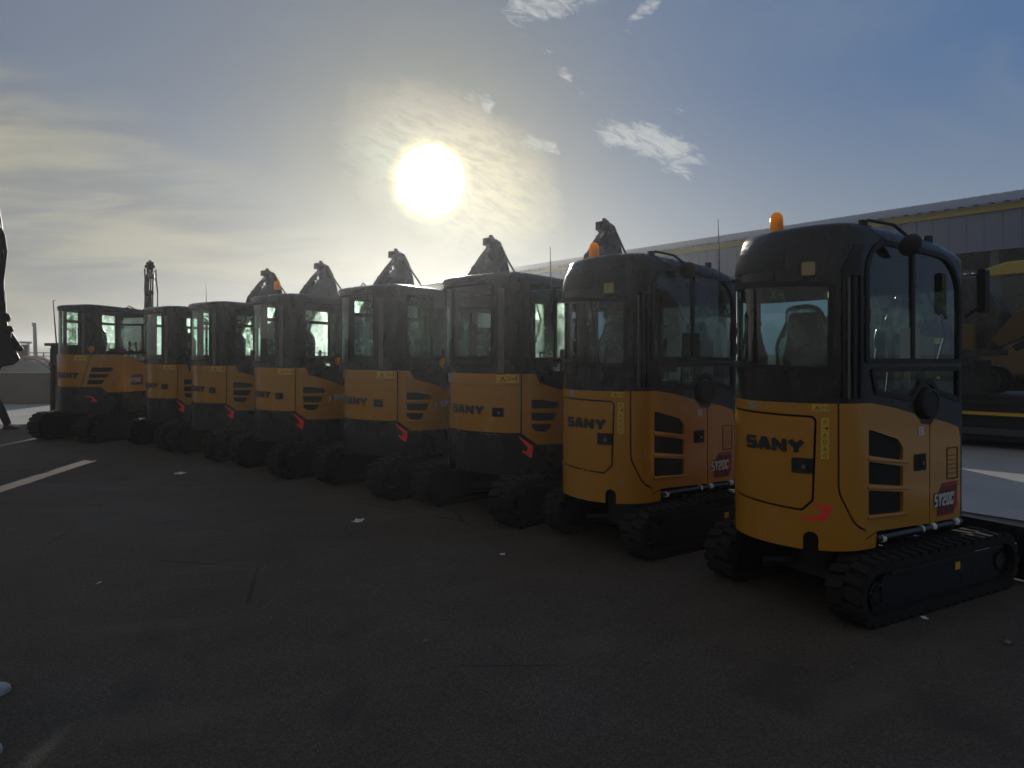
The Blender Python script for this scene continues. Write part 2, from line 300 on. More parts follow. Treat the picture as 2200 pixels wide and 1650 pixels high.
# ------------------------------------------------------------------ mesh helpers
HARD = [True]
def finish(o, angle=35):
    me = o.data
    for p in me.polygons: p.use_smooth = True
    me.set_sharp_from_angle(angle=R(angle))
class MB:
    """collects shapes; build() links them as ONE mesh object"""
    def __init__(s): s.bm = bmesh.new(); s.mats = []; s.cur = 0; s.X = Matrix.Identity(4)
    def mat(s, m):
        if m not in s.mats: s.mats.append(m)
        s.cur = s.mats.index(m); return s
    def face(s, vs):
        try: f = s.bm.faces.new(vs)
        except ValueError: return None
        f.material_index = s.cur; return f
    def poly(s, pts): return s.face([s.bm.verts.new(s.X @ Vector(p)) for p in pts])
    def box(s, c, d, rot=None, taper=None):
        """centre, full size; taper = (kx, ky) scale of the top face"""
        kx, ky = taper or (1, 1); vs = []
        for z in (-.5, .5):
            for x, y in ((-.5, -.5), (.5, -.5), (.5, .5), (-.5, .5)):
                a = Vector((x * d[0] * (kx if z > 0 else 1), y * d[1] * (ky if z > 0 else 1), z * d[2]))
                if rot is not None: a = rot @ a
                vs.append(s.bm.verts.new(s.X @ (a + Vector(c))))
        for f in ((3, 2, 1, 0), (4, 5, 6, 7), (0, 1, 5, 4), (1, 2, 6, 5), (2, 3, 7, 6), (3, 0, 4, 7)): s.face([vs[i] for i in f])
        return s
    def cyl(s, p0, p1, r0, r1=None, n=16, caps=True):
        p0, p1 = Vector(p0), Vector(p1); r1 = r0 if r1 is None else r1
        q = (p1 - p0).to_track_quat('Z', 'Y'); rings = []
        for p, r in ((p0, r0), (p1, r1)):
            rings.append([s.bm.verts.new(s.X @ (p + q @ Vector((r * math.cos(2 * math.pi * i / n), r * math.sin(2 * math.pi * i / n), 0)))) for i in range(n)])
        for i in range(n): s.face([rings[0][i], rings[0][(i + 1) % n], rings[1][(i + 1) % n], rings[1][i]])
        if caps: s.face(rings[0][::-1]); s.face(rings[1])
        return s
    def tube(s, pts, r, n=8):
        pts = [Vector(p) for p in pts]; rr = r if isinstance(r, (list, tuple)) else [r] * len(pts); rings = []
        for i, p in enumerate(pts):
            t = (pts[min(i + 1, len(pts) - 1)] - pts[max(i - 1, 0)]).normalized()
            u = t.cross(Vector((0, 0, 1)) if abs(t.z) < .95 else Vector((1, 0, 0))).normalized(); v = t.cross(u)
            rings.append([s.bm.verts.new(s.X @ (p + (u * math.cos(2 * math.pi * k / n) + v * math.sin(2 * math.pi * k / n)) * rr[i])) for k in range(n)])
        for a, b in zip(rings, rings[1:]):
            for k in range(n): s.face([a[k], a[(k + 1) % n], b[(k + 1) % n], b[k]])
        s.face(rings[0][::-1]); s.face(rings[-1]); return s
    def prism(s, poly, fn, t0, t1):
        """poly: 2D outline; fn(a, b, t) -> 3D; extruded from t0 to t1"""
        A = [s.bm.verts.new(s.X @ Vector(fn(a, b, t0))) for a, b in poly]; B = [s.bm.verts.new(s.X @ Vector(fn(a, b, t1))) for a, b in poly]
        n = len(poly)
        for i in range(n): s.face([A[i], A[(i + 1) % n], B[(i + 1) % n], B[i]])
        s.face(A[::-1]); s.face(B); return s
    def lathe(s, prof, c=(0, 0, 0), n=24, q=None):
        rings = []
        for r, z in prof:
            ring = []
            for i in range(n):
                a = Vector((r * math.cos(2 * math.pi * i / n), r * math.sin(2 * math.pi * i / n), z))
                if q is not None: a = q @ a
                ring.append(s.bm.verts.new(s.X @ (a + Vector(c))))
            rings.append(ring)
        for a, b in zip(rings, rings[1:]):
            for i in range(n): s.face([a[i], a[(i + 1) % n], b[(i + 1) % n], b[i]])
        s.face(rings[0][::-1]); s.face(rings[-1]); return s
    def build(s, name, m=None, parent=None, bevel=0, angle=35, seg=2, merge=True, recalc=True):
        if merge: bmesh.ops.remove_doubles(s.bm, verts=s.bm.verts, dist=1e-5)
        if recalc: bmesh.ops.recalc_face_normals(s.bm, faces=s.bm.faces)
        me = bpy.data.meshes.new(name); s.bm.to_mesh(me); s.bm.free()
        for x in ([M[k] for k in s.mats] if s.mats else [M[m] if isinstance(m, str) else m]): me.materials.append(x)
        o = bpy.data.objects.new(name, me); C.objects.link(o)
        if parent: o.parent = parent
        finish(o, angle)
        if bevel:
            b = o.modifiers.new('bevel', 'BEVEL'); b.width = bevel; b.segments = seg; b.limit_method = 'ANGLE'; b.angle_limit = R(40); b.harden_normals = HARD[0]
        return o
def tag(o, label=None, cat=None, group=None, kind=None):
    if label: o['label'] = label
    if cat: o['category'] = cat
    if group: o['group'] = group
    if kind: o['kind'] = kind
    return o
def empty(name, loc=(0, 0, 0), rz=0):
    o = bpy.data.objects.new(name, None); C.objects.link(o); o.location = loc; o.rotation_euler = (0, 0, rz); o.empty_display_size = .2
    return o
def children(o): return [c for c in bpy.data.objects if c.parent == o]
def copy_tree(o, parent=None):
    kids = KIDS.get(o.name) or children(o)
    c = o.copy(); C.objects.link(c); c.parent = parent
    for ch in kids: copy_tree(ch, c)
    return c
KIDS = {}

def inpoly(p, poly):
    x, y = p; r = False; j = len(poly) - 1
    for i in range(len(poly)):
        xi, yi = poly[i]; xj, yj = poly[j]
        if (yi > y) != (yj > y) and x < (xj - xi) * (y - yi) / (yj - yi) + xi: r = not r
        j = i
    return r
def rnd(pts, r, n=5):
    """fillet the corners of a 2D outline; r = one radius or a list"""
    out = []; k = len(pts)
    for i, p in enumerate(pts):
        ri = r[i] if isinstance(r, (list, tuple)) else r
        a = Vector(pts[i - 1]) - Vector(p); b = Vector(pts[(i + 1) % k]) - Vector(p)
        if ri <= 0 or a.length < 1e-6 or b.length < 1e-6: out.append(tuple(p)); continue
        an = a.angle(b)
        if an > 3.05: out.append(tuple(p)); continue
        d = min(ri / math.tan(an / 2), a.length * .49, b.length * .49); ri = d * math.tan(an / 2)
        a.normalize(); b.normalize(); c = Vector(p) + (a + b).normalized() * (ri / math.sin(an / 2))
        s0 = Vector(p) + a * d - c; s1 = Vector(p) + b * d - c
        for t in range(n + 1):
            q = s0.lerp(s1, t / n).normalized() * ri + c; out.append((q.x, q.y))
    return out
def rect(a, b, c, d): return [(a, b), (c, b), (c, d), (a, d)]
def inset(poly, m):
    area = sum(poly[i - 1][0] * poly[i][1] - poly[i][0] * poly[i - 1][1] for i in range(len(poly))); sg = 1 if area > 0 else -1
    out = []; k = len(poly)
    for i, p in enumerate(poly):
        a = Vector(p) - Vector(poly[i - 1]); b = Vector(poly[(i + 1) % k]) - Vector(p)
        if a.length < 1e-7 or b.length < 1e-7: a = b = (a if a.length > b.length else b)
        a.normalize(); b.normalize(); n = Vector((-(a.y + b.y), a.x + b.x)); n = n.normalized() if n.length > 1e-6 else Vector((0, 0))
        kx = max(.5, abs(n.dot(Vector((-a.y, a.x)))))
        out.append((p[0] + n.x * m * sg / kx, p[1] + n.y * m * sg / kx))
    return out

class Plan:
    """the outline of a machine seen from above, as arc length s (0 = middle of the tail, + to the right)"""
    def __init__(s, w, n, b, yc, yf, nf=6, bf=.12, ax=0, warp=0):
        P = []; K = 60
        for i in range(K + 1):
            t = -math.pi / 2 + math.pi * i / K
            # denser where it bends
            P.append((w * math.copysign(abs(math.sin(t)) ** (2 / n), math.sin(t)), yc - b * abs(math.cos(t)) ** (2 / n)))
        y = yc
        right = [(w, yc + (yf - bf - yc) * k / 4) for k in range(1, 5)]; fr = []
        for i in range(1, 24):
            t = math.pi / 2 - math.pi / 2 * i / 23
            fr.append((w * abs(math.sin(t)) ** (2 / nf) if i < 23 else 0, yf - bf + bf * abs(math.cos(t)) ** (2 / nf)))
        half = right + fr
        allp = [(-x, y) for x, y in half[::-1]] + P + half
        s.p = [Vector((x, y)) for x, y in allp]; ss = [0]
        for a, b_ in zip(s.p, s.p[1:]): ss.append(ss[-1] + (b_ - a).length)
        mid = ss[len(half) + K // 2]; s.s = [q - mid for q in ss]; s.L = s.s[-1]
        s.s = [q + warp * max(0, min(1, (q + .6) / .4)) * max(0, min(1, (s.L - q) / .35)) for q in s.s]; s.ax = ax; s.w = w
        s.side0 = s.s[len(half) + K]; s.yc = yc; s.yf = yf; s.bf = bf
        s.deform = None
        nn = []
        for i in range(len(s.p)):
            d = s.p[min(i + 1, len(s.p) - 1)] - s.p[max(i - 1, 0)]; nn.append(Vector((d.y, -d.x)).normalized())
        s.n = nn
    def at(s, q, z, off=0):
        q = max(s.s[0], min(s.s[-1], q)); lo, hi = 0, len(s.s) - 1
        while hi - lo > 1:
            m = (lo + hi) // 2
            if s.s[m] <= q: lo = m
            else: hi = m
        t = (q - s.s[lo]) / max(1e-9, s.s[hi] - s.s[lo]); p = s.p[lo].lerp(s.p[hi], t); n = s.n[lo].lerp(s.n[hi], t).normalized()
        p = p + n * off
        v = Vector((p.x + s.ax, p.y, z)); return s.deform(v) if s.deform else v
    def sy(s, y): return s.side0 + (y - s.yc)          # s of the point at y on the straight right side
def region(mb, polys, holes, fn, t=0, off=0, sb=(), zb=(), any_=True, X=None):
    """fill outlines minus holes in the (s, z) plane and wrap them on fn(s, z, off); t = thickness"""
    V_ = []; E_ = []
    def addp(p):
        i0 = len(V_)
        for q in p: V_.append(Vector(q))
        for i in range(len(p)): E_.append((i0 + i, i0 + (i + 1) % len(p)))
    for p in polys: addp(p)
    for p in holes: addp(p)
    xs = [q[0] for p in polys for q in p]; zs = [q[1] for p in polys for q in p]
    x0, x1, z0, z1 = min(xs), max(xs), min(zs), max(zs)
    for q in sb:
        if x0 + .004 < q < x1 - .004: V_ += [Vector((q, z0 - .01)), Vector((q, z1 + .01))]; E_.append((len(V_) - 2, len(V_) - 1))
    for q in zb:
        if z0 + .004 < q < z1 - .004: V_ += [Vector((x0 - .01, q)), Vector((x1 + .01, q))]; E_.append((len(V_) - 2, len(V_) - 1))
    vo, eo, fo, *_ = delaunay_2d_cdt(V_, E_, [], 0, 1e-5)
    keep = []
    for f in fo:
        cx = sum(vo[i].x for i in f) / len(f); cy = sum(vo[i].y for i in f) / len(f)
        if any(inpoly((cx, cy), p) for p in polys) and not any(inpoly((cx, cy), p) for p in holes): keep.append(f)
    used = sorted({i for f in keep for i in f})
    A = {i: mb.bm.verts.new(mb.X @ Vector(fn(vo[i].x, vo[i].y, off))) for i in used}
    nf = [mb.face([A[i] for i in f]) for f in keep]
    if t:
        B = {i: mb.bm.verts.new(mb.X @ Vector(fn(vo[i].x, vo[i].y, off - t))) for i in used}
        cnt = {}
        for f in keep:
            mb.face([B[i] for i in f][::-1])
            for a, b in zip(f, list(f[1:]) + [f[0]]): cnt[(a, b)] = 1
        for a, b in list(cnt):
            if (b, a) not in cnt: mb.face([A[b], A[a], B[a], B[b]])
    return mb
def sheet(name, plan, polys, m, parent, t=0, off=0, holes=(), zb=(), bevel=0, angle=35):
    mb = MB(); xs = [q[0] for p in polys for q in p]
    sb = [q for q in plan.s if min(xs) < q < max(xs)]
    region(mb, polys, holes, plan.at, t, off, sb, zb)
    HARD[0] = False
    if t and bevel: bmesh.ops.dissolve_limit(mb.bm, angle_limit=R(.4), verts=mb.bm.verts, edges=mb.bm.edges)
    if t and bevel:
        z_ = min(q[1] for p in polys for q in p); z1_ = max(q[1] for p in polys for q in p) - .02; z_ += .045
        while z_ < z1_:
            bmesh.ops.bisect_plane(mb.bm, geom=mb.bm.verts[:] + mb.bm.edges[:] + mb.bm.faces[:], plane_co=(0, 0, z_), plane_no=(0, 0, 1)); z_ += .055
    o = mb.build(name, m, parent, bevel=bevel, angle=angle, recalc=bool(t)); HARD[0] = True; return o

# ------------------------------------------------------------------ lettering
def chamfer(pl, c=.22):
    out = []
    for i, p in enumerate(pl):
        if 0 < i < len(pl) - 1:
            a = Vector(pl[i - 1]) - Vector(p); b = Vector(pl[i + 1]) - Vector(p)
            if abs(a.normalized().dot(b.normalized())) < .3:
                out.append(tuple(Vector(p) + a.normalized() * min(c, a.length * .45))); out.append(tuple(Vector(p) + b.normalized() * min(c, b.length * .45))); continue
        out.append(tuple(p))
    return out
GL = {'S': [[(1, 1), (0, 1), (0, .5), (1, .5), (1, 0), (0, 0)]], 'A': [[(0, 0), (.42, 1), (.58, 1), (1, 0)], [(.2, .25), (.8, .25)]], 'N': [[(0, 0), (0, 1), (1, 0), (1, 1)]],
      'Y': [[(0, 1), (.5, .48), (1, 1)], [(.5, .48), (.5, 0)]], '2': [[(0, .75), (0, 1), (1, 1), (1, .55), (0, .35), (0, 0), (1, 0)]], '0': [[(.5, 0), (0, 0), (0, 1), (1, 1), (1, 0), (.5, 0)]],
      'C': [[(1, .72), (1, 1), (0, 1), (0, 0), (1, 0), (1, .28)]], '3': [[(0, .8), (0, 1), (1, 1), (1, .5), (.35, .5)], [(1, .5), (1, 0), (0, 0), (0, .2)]],
      '5': [[(1, 1), (0, 1), (0, .52), (1, .52), (1, 0), (0, 0), (0, .18)]], '6': [[(1, .8), (1, 1), (0, 1), (0, 0), (1, 0), (1, .52), (0, .52)]],
      'E': [[(1, 1), (0, 1), (0, 0), (1, 0)], [(0, .5), (.8, .5)]]}
def glyphs(txt, x0, y0, w, h, st, gap, slant=0, stv=None):
    """polygons for txt from (x0, y0); each letter w x h, stroke st"""
    stv = stv or st; P = []
    for i, ch in enumerate(txt):
        ox = x0 + i * (w + gap)
        for pl in GL[ch]:
            pl = chamfer([(ox + st / 2 + px * (w - st), y0 + stv / 2 + py * (h - stv)) for px, py in pl], min(w, h) * .13) if ch not in 'ANY' else [(ox + st / 2 + px * (w - st), y0 + stv / 2 + py * (h - stv)) for px, py in pl]
            for a, b in zip(pl, pl[1:]):
                a, b = Vector(a), Vector(b); d = (b - a)
                if d.length < 1e-6: continue
                d.normalize(); th_ = st * abs(d.y) + stv * abs(d.x); n = Vector((-d.y, d.x)) * th_ / 2; e = d * min(st, stv) * (.30 if ch not in 'ANY' else .3)
                q = [a - e - n, b + e - n, b + e + n, a - e + n]
                q = [(v.x + slant * (v.y - y0), min(max(v.y, y0), y0 + h)) for v in q]
                P.append(q)
    return P
def tri_sign(x, z, s, st):
    o = [(x - s, z - s * .8), (x + s, z - s * .8), (x, z + s * .9)]; i = inset(o, st)
    return o, i
# ------------------------------------------------------------------ excavator parts
def mesh_panel():
    m = mat('perforated_panel', (.02, .021, .023), .45); q = G(m.node_tree); b = m.node_tree.nodes['Principled BSDF']
    o = q.new('ShaderNodeTexCoord').outputs['Object']; s = q.new('ShaderNodeSeparateXYZ'); q.put(s.inputs[0], o)
    a = q.m('SINE', q.m('MULTIPLY', q.m('ADD', q.m('SUBTRACT', s.outputs[0], s.outputs[1]), s.outputs[2]), 260)); c = q.m('SINE', q.m('MULTIPLY', q.m('SUBTRACT', q.m('SUBTRACT', s.outputs[0], s.outputs[1]), s.outputs[2]), 260))
    h = q.ss(q.m('MULTIPLY', a, c), -.1, .3)
    q.put(b.inputs['Base Color'], q.mix(h, (.035, .036, .038, 1), (.004, .004, .004, 1)))
    bn = q.new('ShaderNodeBump'); bn.inputs['Strength'].default_value = 1; bn.inputs['Distance'].default_value = .006; bn.invert = True
    q.put(bn.inputs['Height'], h); m.node_tree.links.new(bn.outputs[0], b.inputs['Normal']); return m
M['mesh'] = mesh_panel()

def track(root, x, tw, th, y0, y1, side, twist=0):
    """rubber track on frame, centre line at x"""
    r = th / 2; ri = r - .030; a, b = y0 + r, y1 - r; Ls = b - a; Lt = 2 * Ls + 2 * math.pi * r
    def path(u):
        u %= Lt
        if u < Ls: return Vector((a + u, 0)), Vector((0, -1))
        u -= Ls
        if u < math.pi * r: t = u / r; return Vector((b + 0, r)), Vector((math.sin(t), -math.cos(t)))
        u -= math.pi * r
        if u < Ls: return Vector((b - u, 2 * r)), Vector((0, 1))
        t = (u - Ls) / r; return Vector((a, r)), Vector((-math.sin(t), math.cos(t)))
    def pt(u, xx, h):       # h above the inner band radius
        u2 = u % Lt; p, n = path(u)
        if u2 < Ls: c = Vector((p.x, r))
        elif u2 < Ls + math.pi * r: c = Vector((b, r))
        elif u2 < 2 * Ls + math.pi * r: c = Vector((p.x, r))
        else: c = Vector((a, r))
        q = c + n * (ri + h); return (x + xx, q.x, q.y)
    mb = MB(); K = 84; hw = tw / 2
    ring = []
    for i in range(K):
        u = Lt * i / K
        ring.append([mb.bm.verts.new(pt(u, xx, h)) for xx, h in ((-hw, -.04), (-hw, .004), (hw, .004), (hw, -.04))])
    for i in range(K):
        p, q = ring[i], ring[(i + 1) % K]
        for k in range(4): mb.face([p[k], p[(k + 1) % 4], q[(k + 1) % 4], q[k]])
    n = int(Lt / .095); 
    for i in range(n * 2):
        u = Lt * (i / 2) / n; sd = 1 if i % 2 else -1; ht = .032 * 1.0
        o = [(-.01, -.036, .0), (-.01, .036, .0), (hw * .995, .056, .0), (hw * .995, -.016, .0), (.0, -.027, ht), (.0, .027, ht), (hw * .97, .047, ht), (hw * .97, -.007, ht)]
        vs = [mb.bm.verts.new(pt(u + du, sd * xx, hh)) for xx, du, hh in o]
        for f in ((3, 2, 1, 0), (4, 5, 6, 7), (0, 1, 5, 4), (1, 2, 6, 5), (2, 3, 7, 6), (3, 0, 4, 7)): mb.face([vs[k] for k in f])
    t = mb.build('track', 'rubber', root); t.rotation_euler.z = twist
    so = side * (hw - .035)
    f = MB().mat('chassis'); zt = th - .055
    prof = [(a - .02, .075), (b + .05, .075), (b + .05, r * 1.1), (b - .05, zt - .035), (a + .12, zt - .035), (a + .02, r * .9)]
    f.prism(prof, lambda p, q, tt: (x + tt, p, q), -hw * .55, hw * .62 if side > 0 else hw * .55)
    f.box((x + side * hw * .72, (a + b) / 2 + .05, zt - .03), (hw * .55, Ls * .9, .02))
    for k in range(9): f.cyl((x + side * (hw * .6), a + .1 + k * Ls * .1, .16), (x + side * (hw * .66), a + .1 + k * Ls * .1, .16), .012, n=8)
    f.build('track_frame', None, t, bevel=.006)
    for nm, yy, rr in (('sprocket', a, ri - .03), ('idler', b, ri - .025)):
        d = MB().mat('chassis')
        if nm == 'sprocket':
            pr = []
            for k in range(32):
                an = 2 * math.pi * k / 32; q = rr + (.022 if k % 4 < 2 else -.006); pr.append((yy + q * math.cos(an), r + q * math.sin(an)))
            d.prism(pr, lambda p, q, tt: (x + tt, p, q), -.025, .025)
            d.cyl((x, yy, r), (x + side * hw * .8, yy, r), rr * .62, rr * .5, 20)
            for k in range(8): d.cyl((x + side * hw * .8, yy + rr * .36 * math.cos(k * .785), r + rr * .36 * math.sin(k * .785)), (x + side * (hw * .8 + .012), yy + rr * .36 * math.cos(k * .785), r + rr * .36 * math.sin(k * .785)), .011, n=6)
        else:
            d.cyl((x - hw * .5, yy, r), (x + hw * .5, yy, r), rr, n=28); d.cyl((x, yy, r), (x + side * hw * .75, yy, r), rr * .4, n=16)
        d.build(nm, None, t, bevel=.003)
    for k in range(4):
        ro = MB().mat('chassis'); yy = a + .14 + k * (Ls - .2) / 3; ro.cyl((x - hw * .6, yy, .095), (x + hw * .6, yy, .095), .052, n=16); ro.build('roller', None, t)
    bl = MB().mat('label')
    bl.box((x + side * (hw * .62 + .003), (a + b) / 2 + .28 * Ls * .5, th * .6), (.002, .055, .05)) if side > 0 else bl.box((x - side * 0, a - .2, -5), (.001, .001, .001))
    if side > 0:
        bl.build('warning_label', None, t); pt_ = MB().mat('cream'); pt_.box((x + side * hw * .80, (a + b) / 2 + .30 * Ls, zt - .018), (hw * .36, .17, .004)); pt_.build('sunlit_plate', None, t)  # cream plate paints the sunlit bright top of the track guard
    else: bl.bm.free()
    tg = MB().mat('cream'); tg.box((x - side * 0 + (-hw * .55 - .003), a + .12, th * .62), (.002, .035, .05)); tg.build('tag', None, t)
    return t

def undercarriage(root, xo, tw, th, y0, y1, twist=0, zs=.5, blade_w=None):
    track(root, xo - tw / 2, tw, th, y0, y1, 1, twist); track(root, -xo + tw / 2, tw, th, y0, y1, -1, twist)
    c = MB().mat('chassis'); ym = (y0 + y1) / 2
    c.box((0, ym * .4, th * .50), (.50, .50, th * .45), taper=(.9, .8)); c.cyl((0, 0, th * .5), (0, 0, zs), .23, n=28); c.cyl((0, 0, zs - .04), (0, 0, zs + .02), .28, n=32)
    for sg in (-1, 1):
        for q_ in (-.32, .36): c.cyl((sg * (xo - tw + .02), ym * .4 + q_, th * .34), (sg * .18, ym * .4 + q_ * .4, th * .42), .055, n=10)
    c.tube([(.12, .3, zs - .05), (.16, .5, zs - .0), (.14, .7, th * .7), (.1, y1 - .2, th * .6)], .016); c.tube([(.06, .3, zs - .05), (.10, .52, zs - .03), (.08, .7, th * .66), (.04, y1 - .2, th * .55)], .016)
    o = c.build('carriage', None, root, bevel=.008); o.rotation_euler.z = twist
    b = MB().mat('chassis'); bw = blade_w or xo; yb = y1 + .12
    prof = [(yb - .05, .03), (yb + .05, .03), (yb + .01, .14), (yb + .005, .26), (yb + .05, th + .0), (yb - .01, th + .0), (yb - .045, .26), (yb - .04, .14)]
    b.prism(prof, lambda p, q, t: (t, p, q), -bw, bw)
    for sg in (-1, 1):
        b.box((sg * bw, yb, th * .5 + .02), (.025, .12, th - .02)); b.box((sg * (xo - tw - .09), (yb + y1 - .5) / 2, .22), (.07, yb - y1 + .5, .09))
    o = b.build('dozer_blade', None, root, bevel=.006); o.rotation_euler.z = twist
    rr = MB().mat('chrome').cyl((-.0, yb - .42, th * .62), (0, yb - .08, th * .5), .02, n=12); rr.mat('chassis').cyl((0, yb - .75, th * .7), (0, yb - .40, th * .62), .035, n=12)
    q = rr.build('blade_cylinder', None, o)
    return o

def boom_set(root, foot, kz=1.0, ky=1.0, swing=0, px=0.0, pink=False, col='black', bucket=True, dy=0):
    """boom, arm and bucket in the (forward, up) plane; foot = (y, z)"""
    fy, fz = foot; ca, sa = math.cos(swing), math.sin(swing)
    def fn(a, z, t): y = a * ky; return (px + t * ca - y * sa, fy + y * ca + t * sa, fz + (z - .9) * kz)
    sw = MB().mat('chassis'); sw.X = Matrix.Identity(4)
    sw.cyl((px, fy - .1, fz - .35), (px, fy - .1, fz + .12), .11, n=16); sw.box((px, fy - .25, fz - .15), (.26, .4, .3))
    sw.build('swing_post', None, root, bevel=.01)
    b = MB().mat(col)
    b.prism([(-.07, .86), (.06, .84), (.16, 1.5), (.24, 1.95), (.42, 2.30), (.92, 2.88), (.88, 3.02), (.78, 3.08), (.66, 3.02), (.14, 2.62), (.0, 2.3), (-.07, 1.6)], fn, -.085, .085)
    b.prism([(.02, 2.25), (.12, 2.6), (-.02, 2.62), (-.1, 2.48), (-.06, 2.3)], fn, -.06, .06)
    bo = b.build('boom', None, root, bevel=.012)
    c = MB().mat('chassis'); P = lambda a, z, t=0: Vector(fn(a, z, t))
    c.cyl(P(.30, .95), P(.30, 1.75), .05, n=14); c.mat('chrome').cyl(P(.30, 1.7), P(.22, 2.1), .026, n=12); c.build('boom_cylinder', None, bo)
    h = MB().mat('matt')
    for k in range(3):
        t = -.04 + .04 * k; h.tube([P(-.1, 1.2, t), P(-.12, 1.9, t), P(-.06, 2.35 + .03 * k, t), P(.12, 2.75, t), P(.42, 3.02, t), P(.66, 3.2 - .02 * k, t)], .014, 6)
    h.build('hose', None, bo)
    a = MB().mat(col)
    a.prism([(.60, 3.18), (.63, 3.27), (.72, 3.29), (.84, 3.26), (.97, 3.12), (1.08, 2.90), (1.16, 2.62), (1.21, 2.25), (1.24, 1.15), (1.08, 1.13), (1.0, 1.9), (.93, 2.45), (.86, 2.72), (.76, 2.90), (.66, 3.04)], fn, -.065, .065)
    a.cyl(P(.66, 3.22, -.10), P(.66, 3.22, .10), .035, n=12); a.cyl(P(.80, 3.0, -.11), P(.80, 3.0, .11), .05, n=14)
    a.box(P(.70, 3.29), (.05, .05, .05)); a.box(P(.60, 3.25, .03), (.07, .09, .06))
    ao = a.build('arm', None, root, bevel=.01)
    c = MB().mat('chassis'); c.cyl(P(.0, 2.50), P(.44, 2.95), .045, n=14); c.mat('chrome').cyl(P(.42, 2.93), P(.64, 3.19), .025, n=12)
    c.mat('chassis').cyl(P(1.16, 2.75), P(1.30, 2.0), .04, n=12); c.mat('chrome').cyl(P(1.30, 2.05), P(1.33, 1.5), .022, n=10); c.build('arm_cylinder', None, ao)
    h = MB().mat('matt')
    for k in range(2):
        t = .09 if k else -.09; h.tube([P(.60, 3.12, t), P(.78, 3.18, t * 1.2), P(1.0, 2.98, t * 1.2), P(1.22, 2.78, t * 1.4), P(1.36, 2.50, t * 1.4), P(1.30, 2.2, t)], .014, 6)
    h.build('hose', None, ao)
    for a_, z_, t_ in ((.10, 2.66, .05), (.27, 2.84, -.05), (.44, 3.00, .05)):
        f = MB().mat('chassis'); f.box(P(a_, z_, t_), (.04, .07, .05)); f.cyl(P(a_, z_, t_), P(a_ - .03, z_ + .045, t_), .015, n=8); f.build('fitting', None, bo)
    f = MB().mat('chassis'); f.box(P(.56, 3.24, -.02), (.06, .08, .10)); f.cyl(P(.60, 3.27, -.06), P(.60, 3.27, .08), .04, n=12); f.box(P(.66, 3.32), (.03, .05, .05))
    f.build('fitting', None, bo)
    if bucket:
        u = MB().mat('chassis'); out = [(1.12, 1.2), (1.28, 1.18), (1.36, .98), (1.30, .76), (1.12, .60), (.90, .58), (.82, .66), (.84, .70)]; inn = [(.86, .72), (1.10, .66), (1.25, .79), (1.31, .97), (1.24, 1.12), (1.12, 1.14)]
        u.prism(out + inn, fn, -.2, .2)
        side = out[1:] 
        for t in (-.2, .185): u.prism([(1.12, 1.14), (1.28, 1.15), (1.34, .98), (1.28, .78), (1.10, .62), (.86, .66)], fn, t, t + .015)
        uo = u.build('bucket', None, root, bevel=.004)
        k = MB().mat('steel')
        for i in range(4): k.box(P(.80, .67, -.15 + .1 * i), (.05, .12, .04))
        k.build('tooth', None, uo)

def beacon(root, x, y, z, post=.05):
    b = MB().mat('matt'); b.cyl((x, y, z - .02), (x, y, z + post), .05, .046, 20)
    bo = b.build('beacon', None, root)
    g_ = MB().mat('amber'); g_.lathe([(.043, 0), (.046, .012), (.044, .09), (.036, .118), (.018, .134), (.001, .137)], (x, y, z + post), 24); g_.build('lens', None, bo)
    k = MB().mat('steel'); k.cyl((x, y, z + post + .005), (x, y, z + post + .08), .014, n=10); k.box((x + .012, y, z + post + .05), (.006, .045, .06)); k.build('bulb', None, bo)
def antenna(root, p, h=.55):
    a = MB().mat('matt'); a.tube([p, (p[0] - .004, p[1], p[2] + h * .5), (p[0] - .012, p[1], p[2] + h)], [.006, .004, .0025], 6); a.cyl((p[0], p[1], p[2] - .08), p, .012, .008, 10); a.box((p[0] + .05, p[1] + .02, p[2] - .03), (.12, .02, .015)); a.build('antenna', None, root)
def mirror(root, p0, p1, r=.1, flat=None, tilt=(0, -.5, .4)):
    a = MB().mat('matt'); p0, p1 = Vector(p0), Vector(p1); mid = (p0 + p1) / 2 + Vector((.04, 0, .07))
    a.tube([p0, p0 + Vector((.015, .02, .05)), mid, p1 + Vector((0, 0, .04)), p1], .011, 8); a.box(p0, (.05, .09, .03)); ao = a.build('mirror_arm', None, root, bevel=.004)
    from mathutils import Euler
    q = Euler(tilt).to_quaternion() if flat else Vector((.80, -.35, -.50)).to_track_quat('Z', 'Y')
    m = MB().mat('matt')
    if flat:
        m.X = Matrix.Translation(p1) @ q.to_matrix().to_4x4(); m.prism(rnd(rect(-flat[0] / 2, -flat[1] / 2, flat[0] / 2, flat[1] / 2), .03), lambda a, b, t: (a, t, b), -.02, .03)
    else: m.lathe([(.001, .045), (r * .5, .038), (r * .85, .02), (r, 0), (r, -.012), (r * .94, -.014)], p1, 28, q)
    m.build('mirror', None, ao)
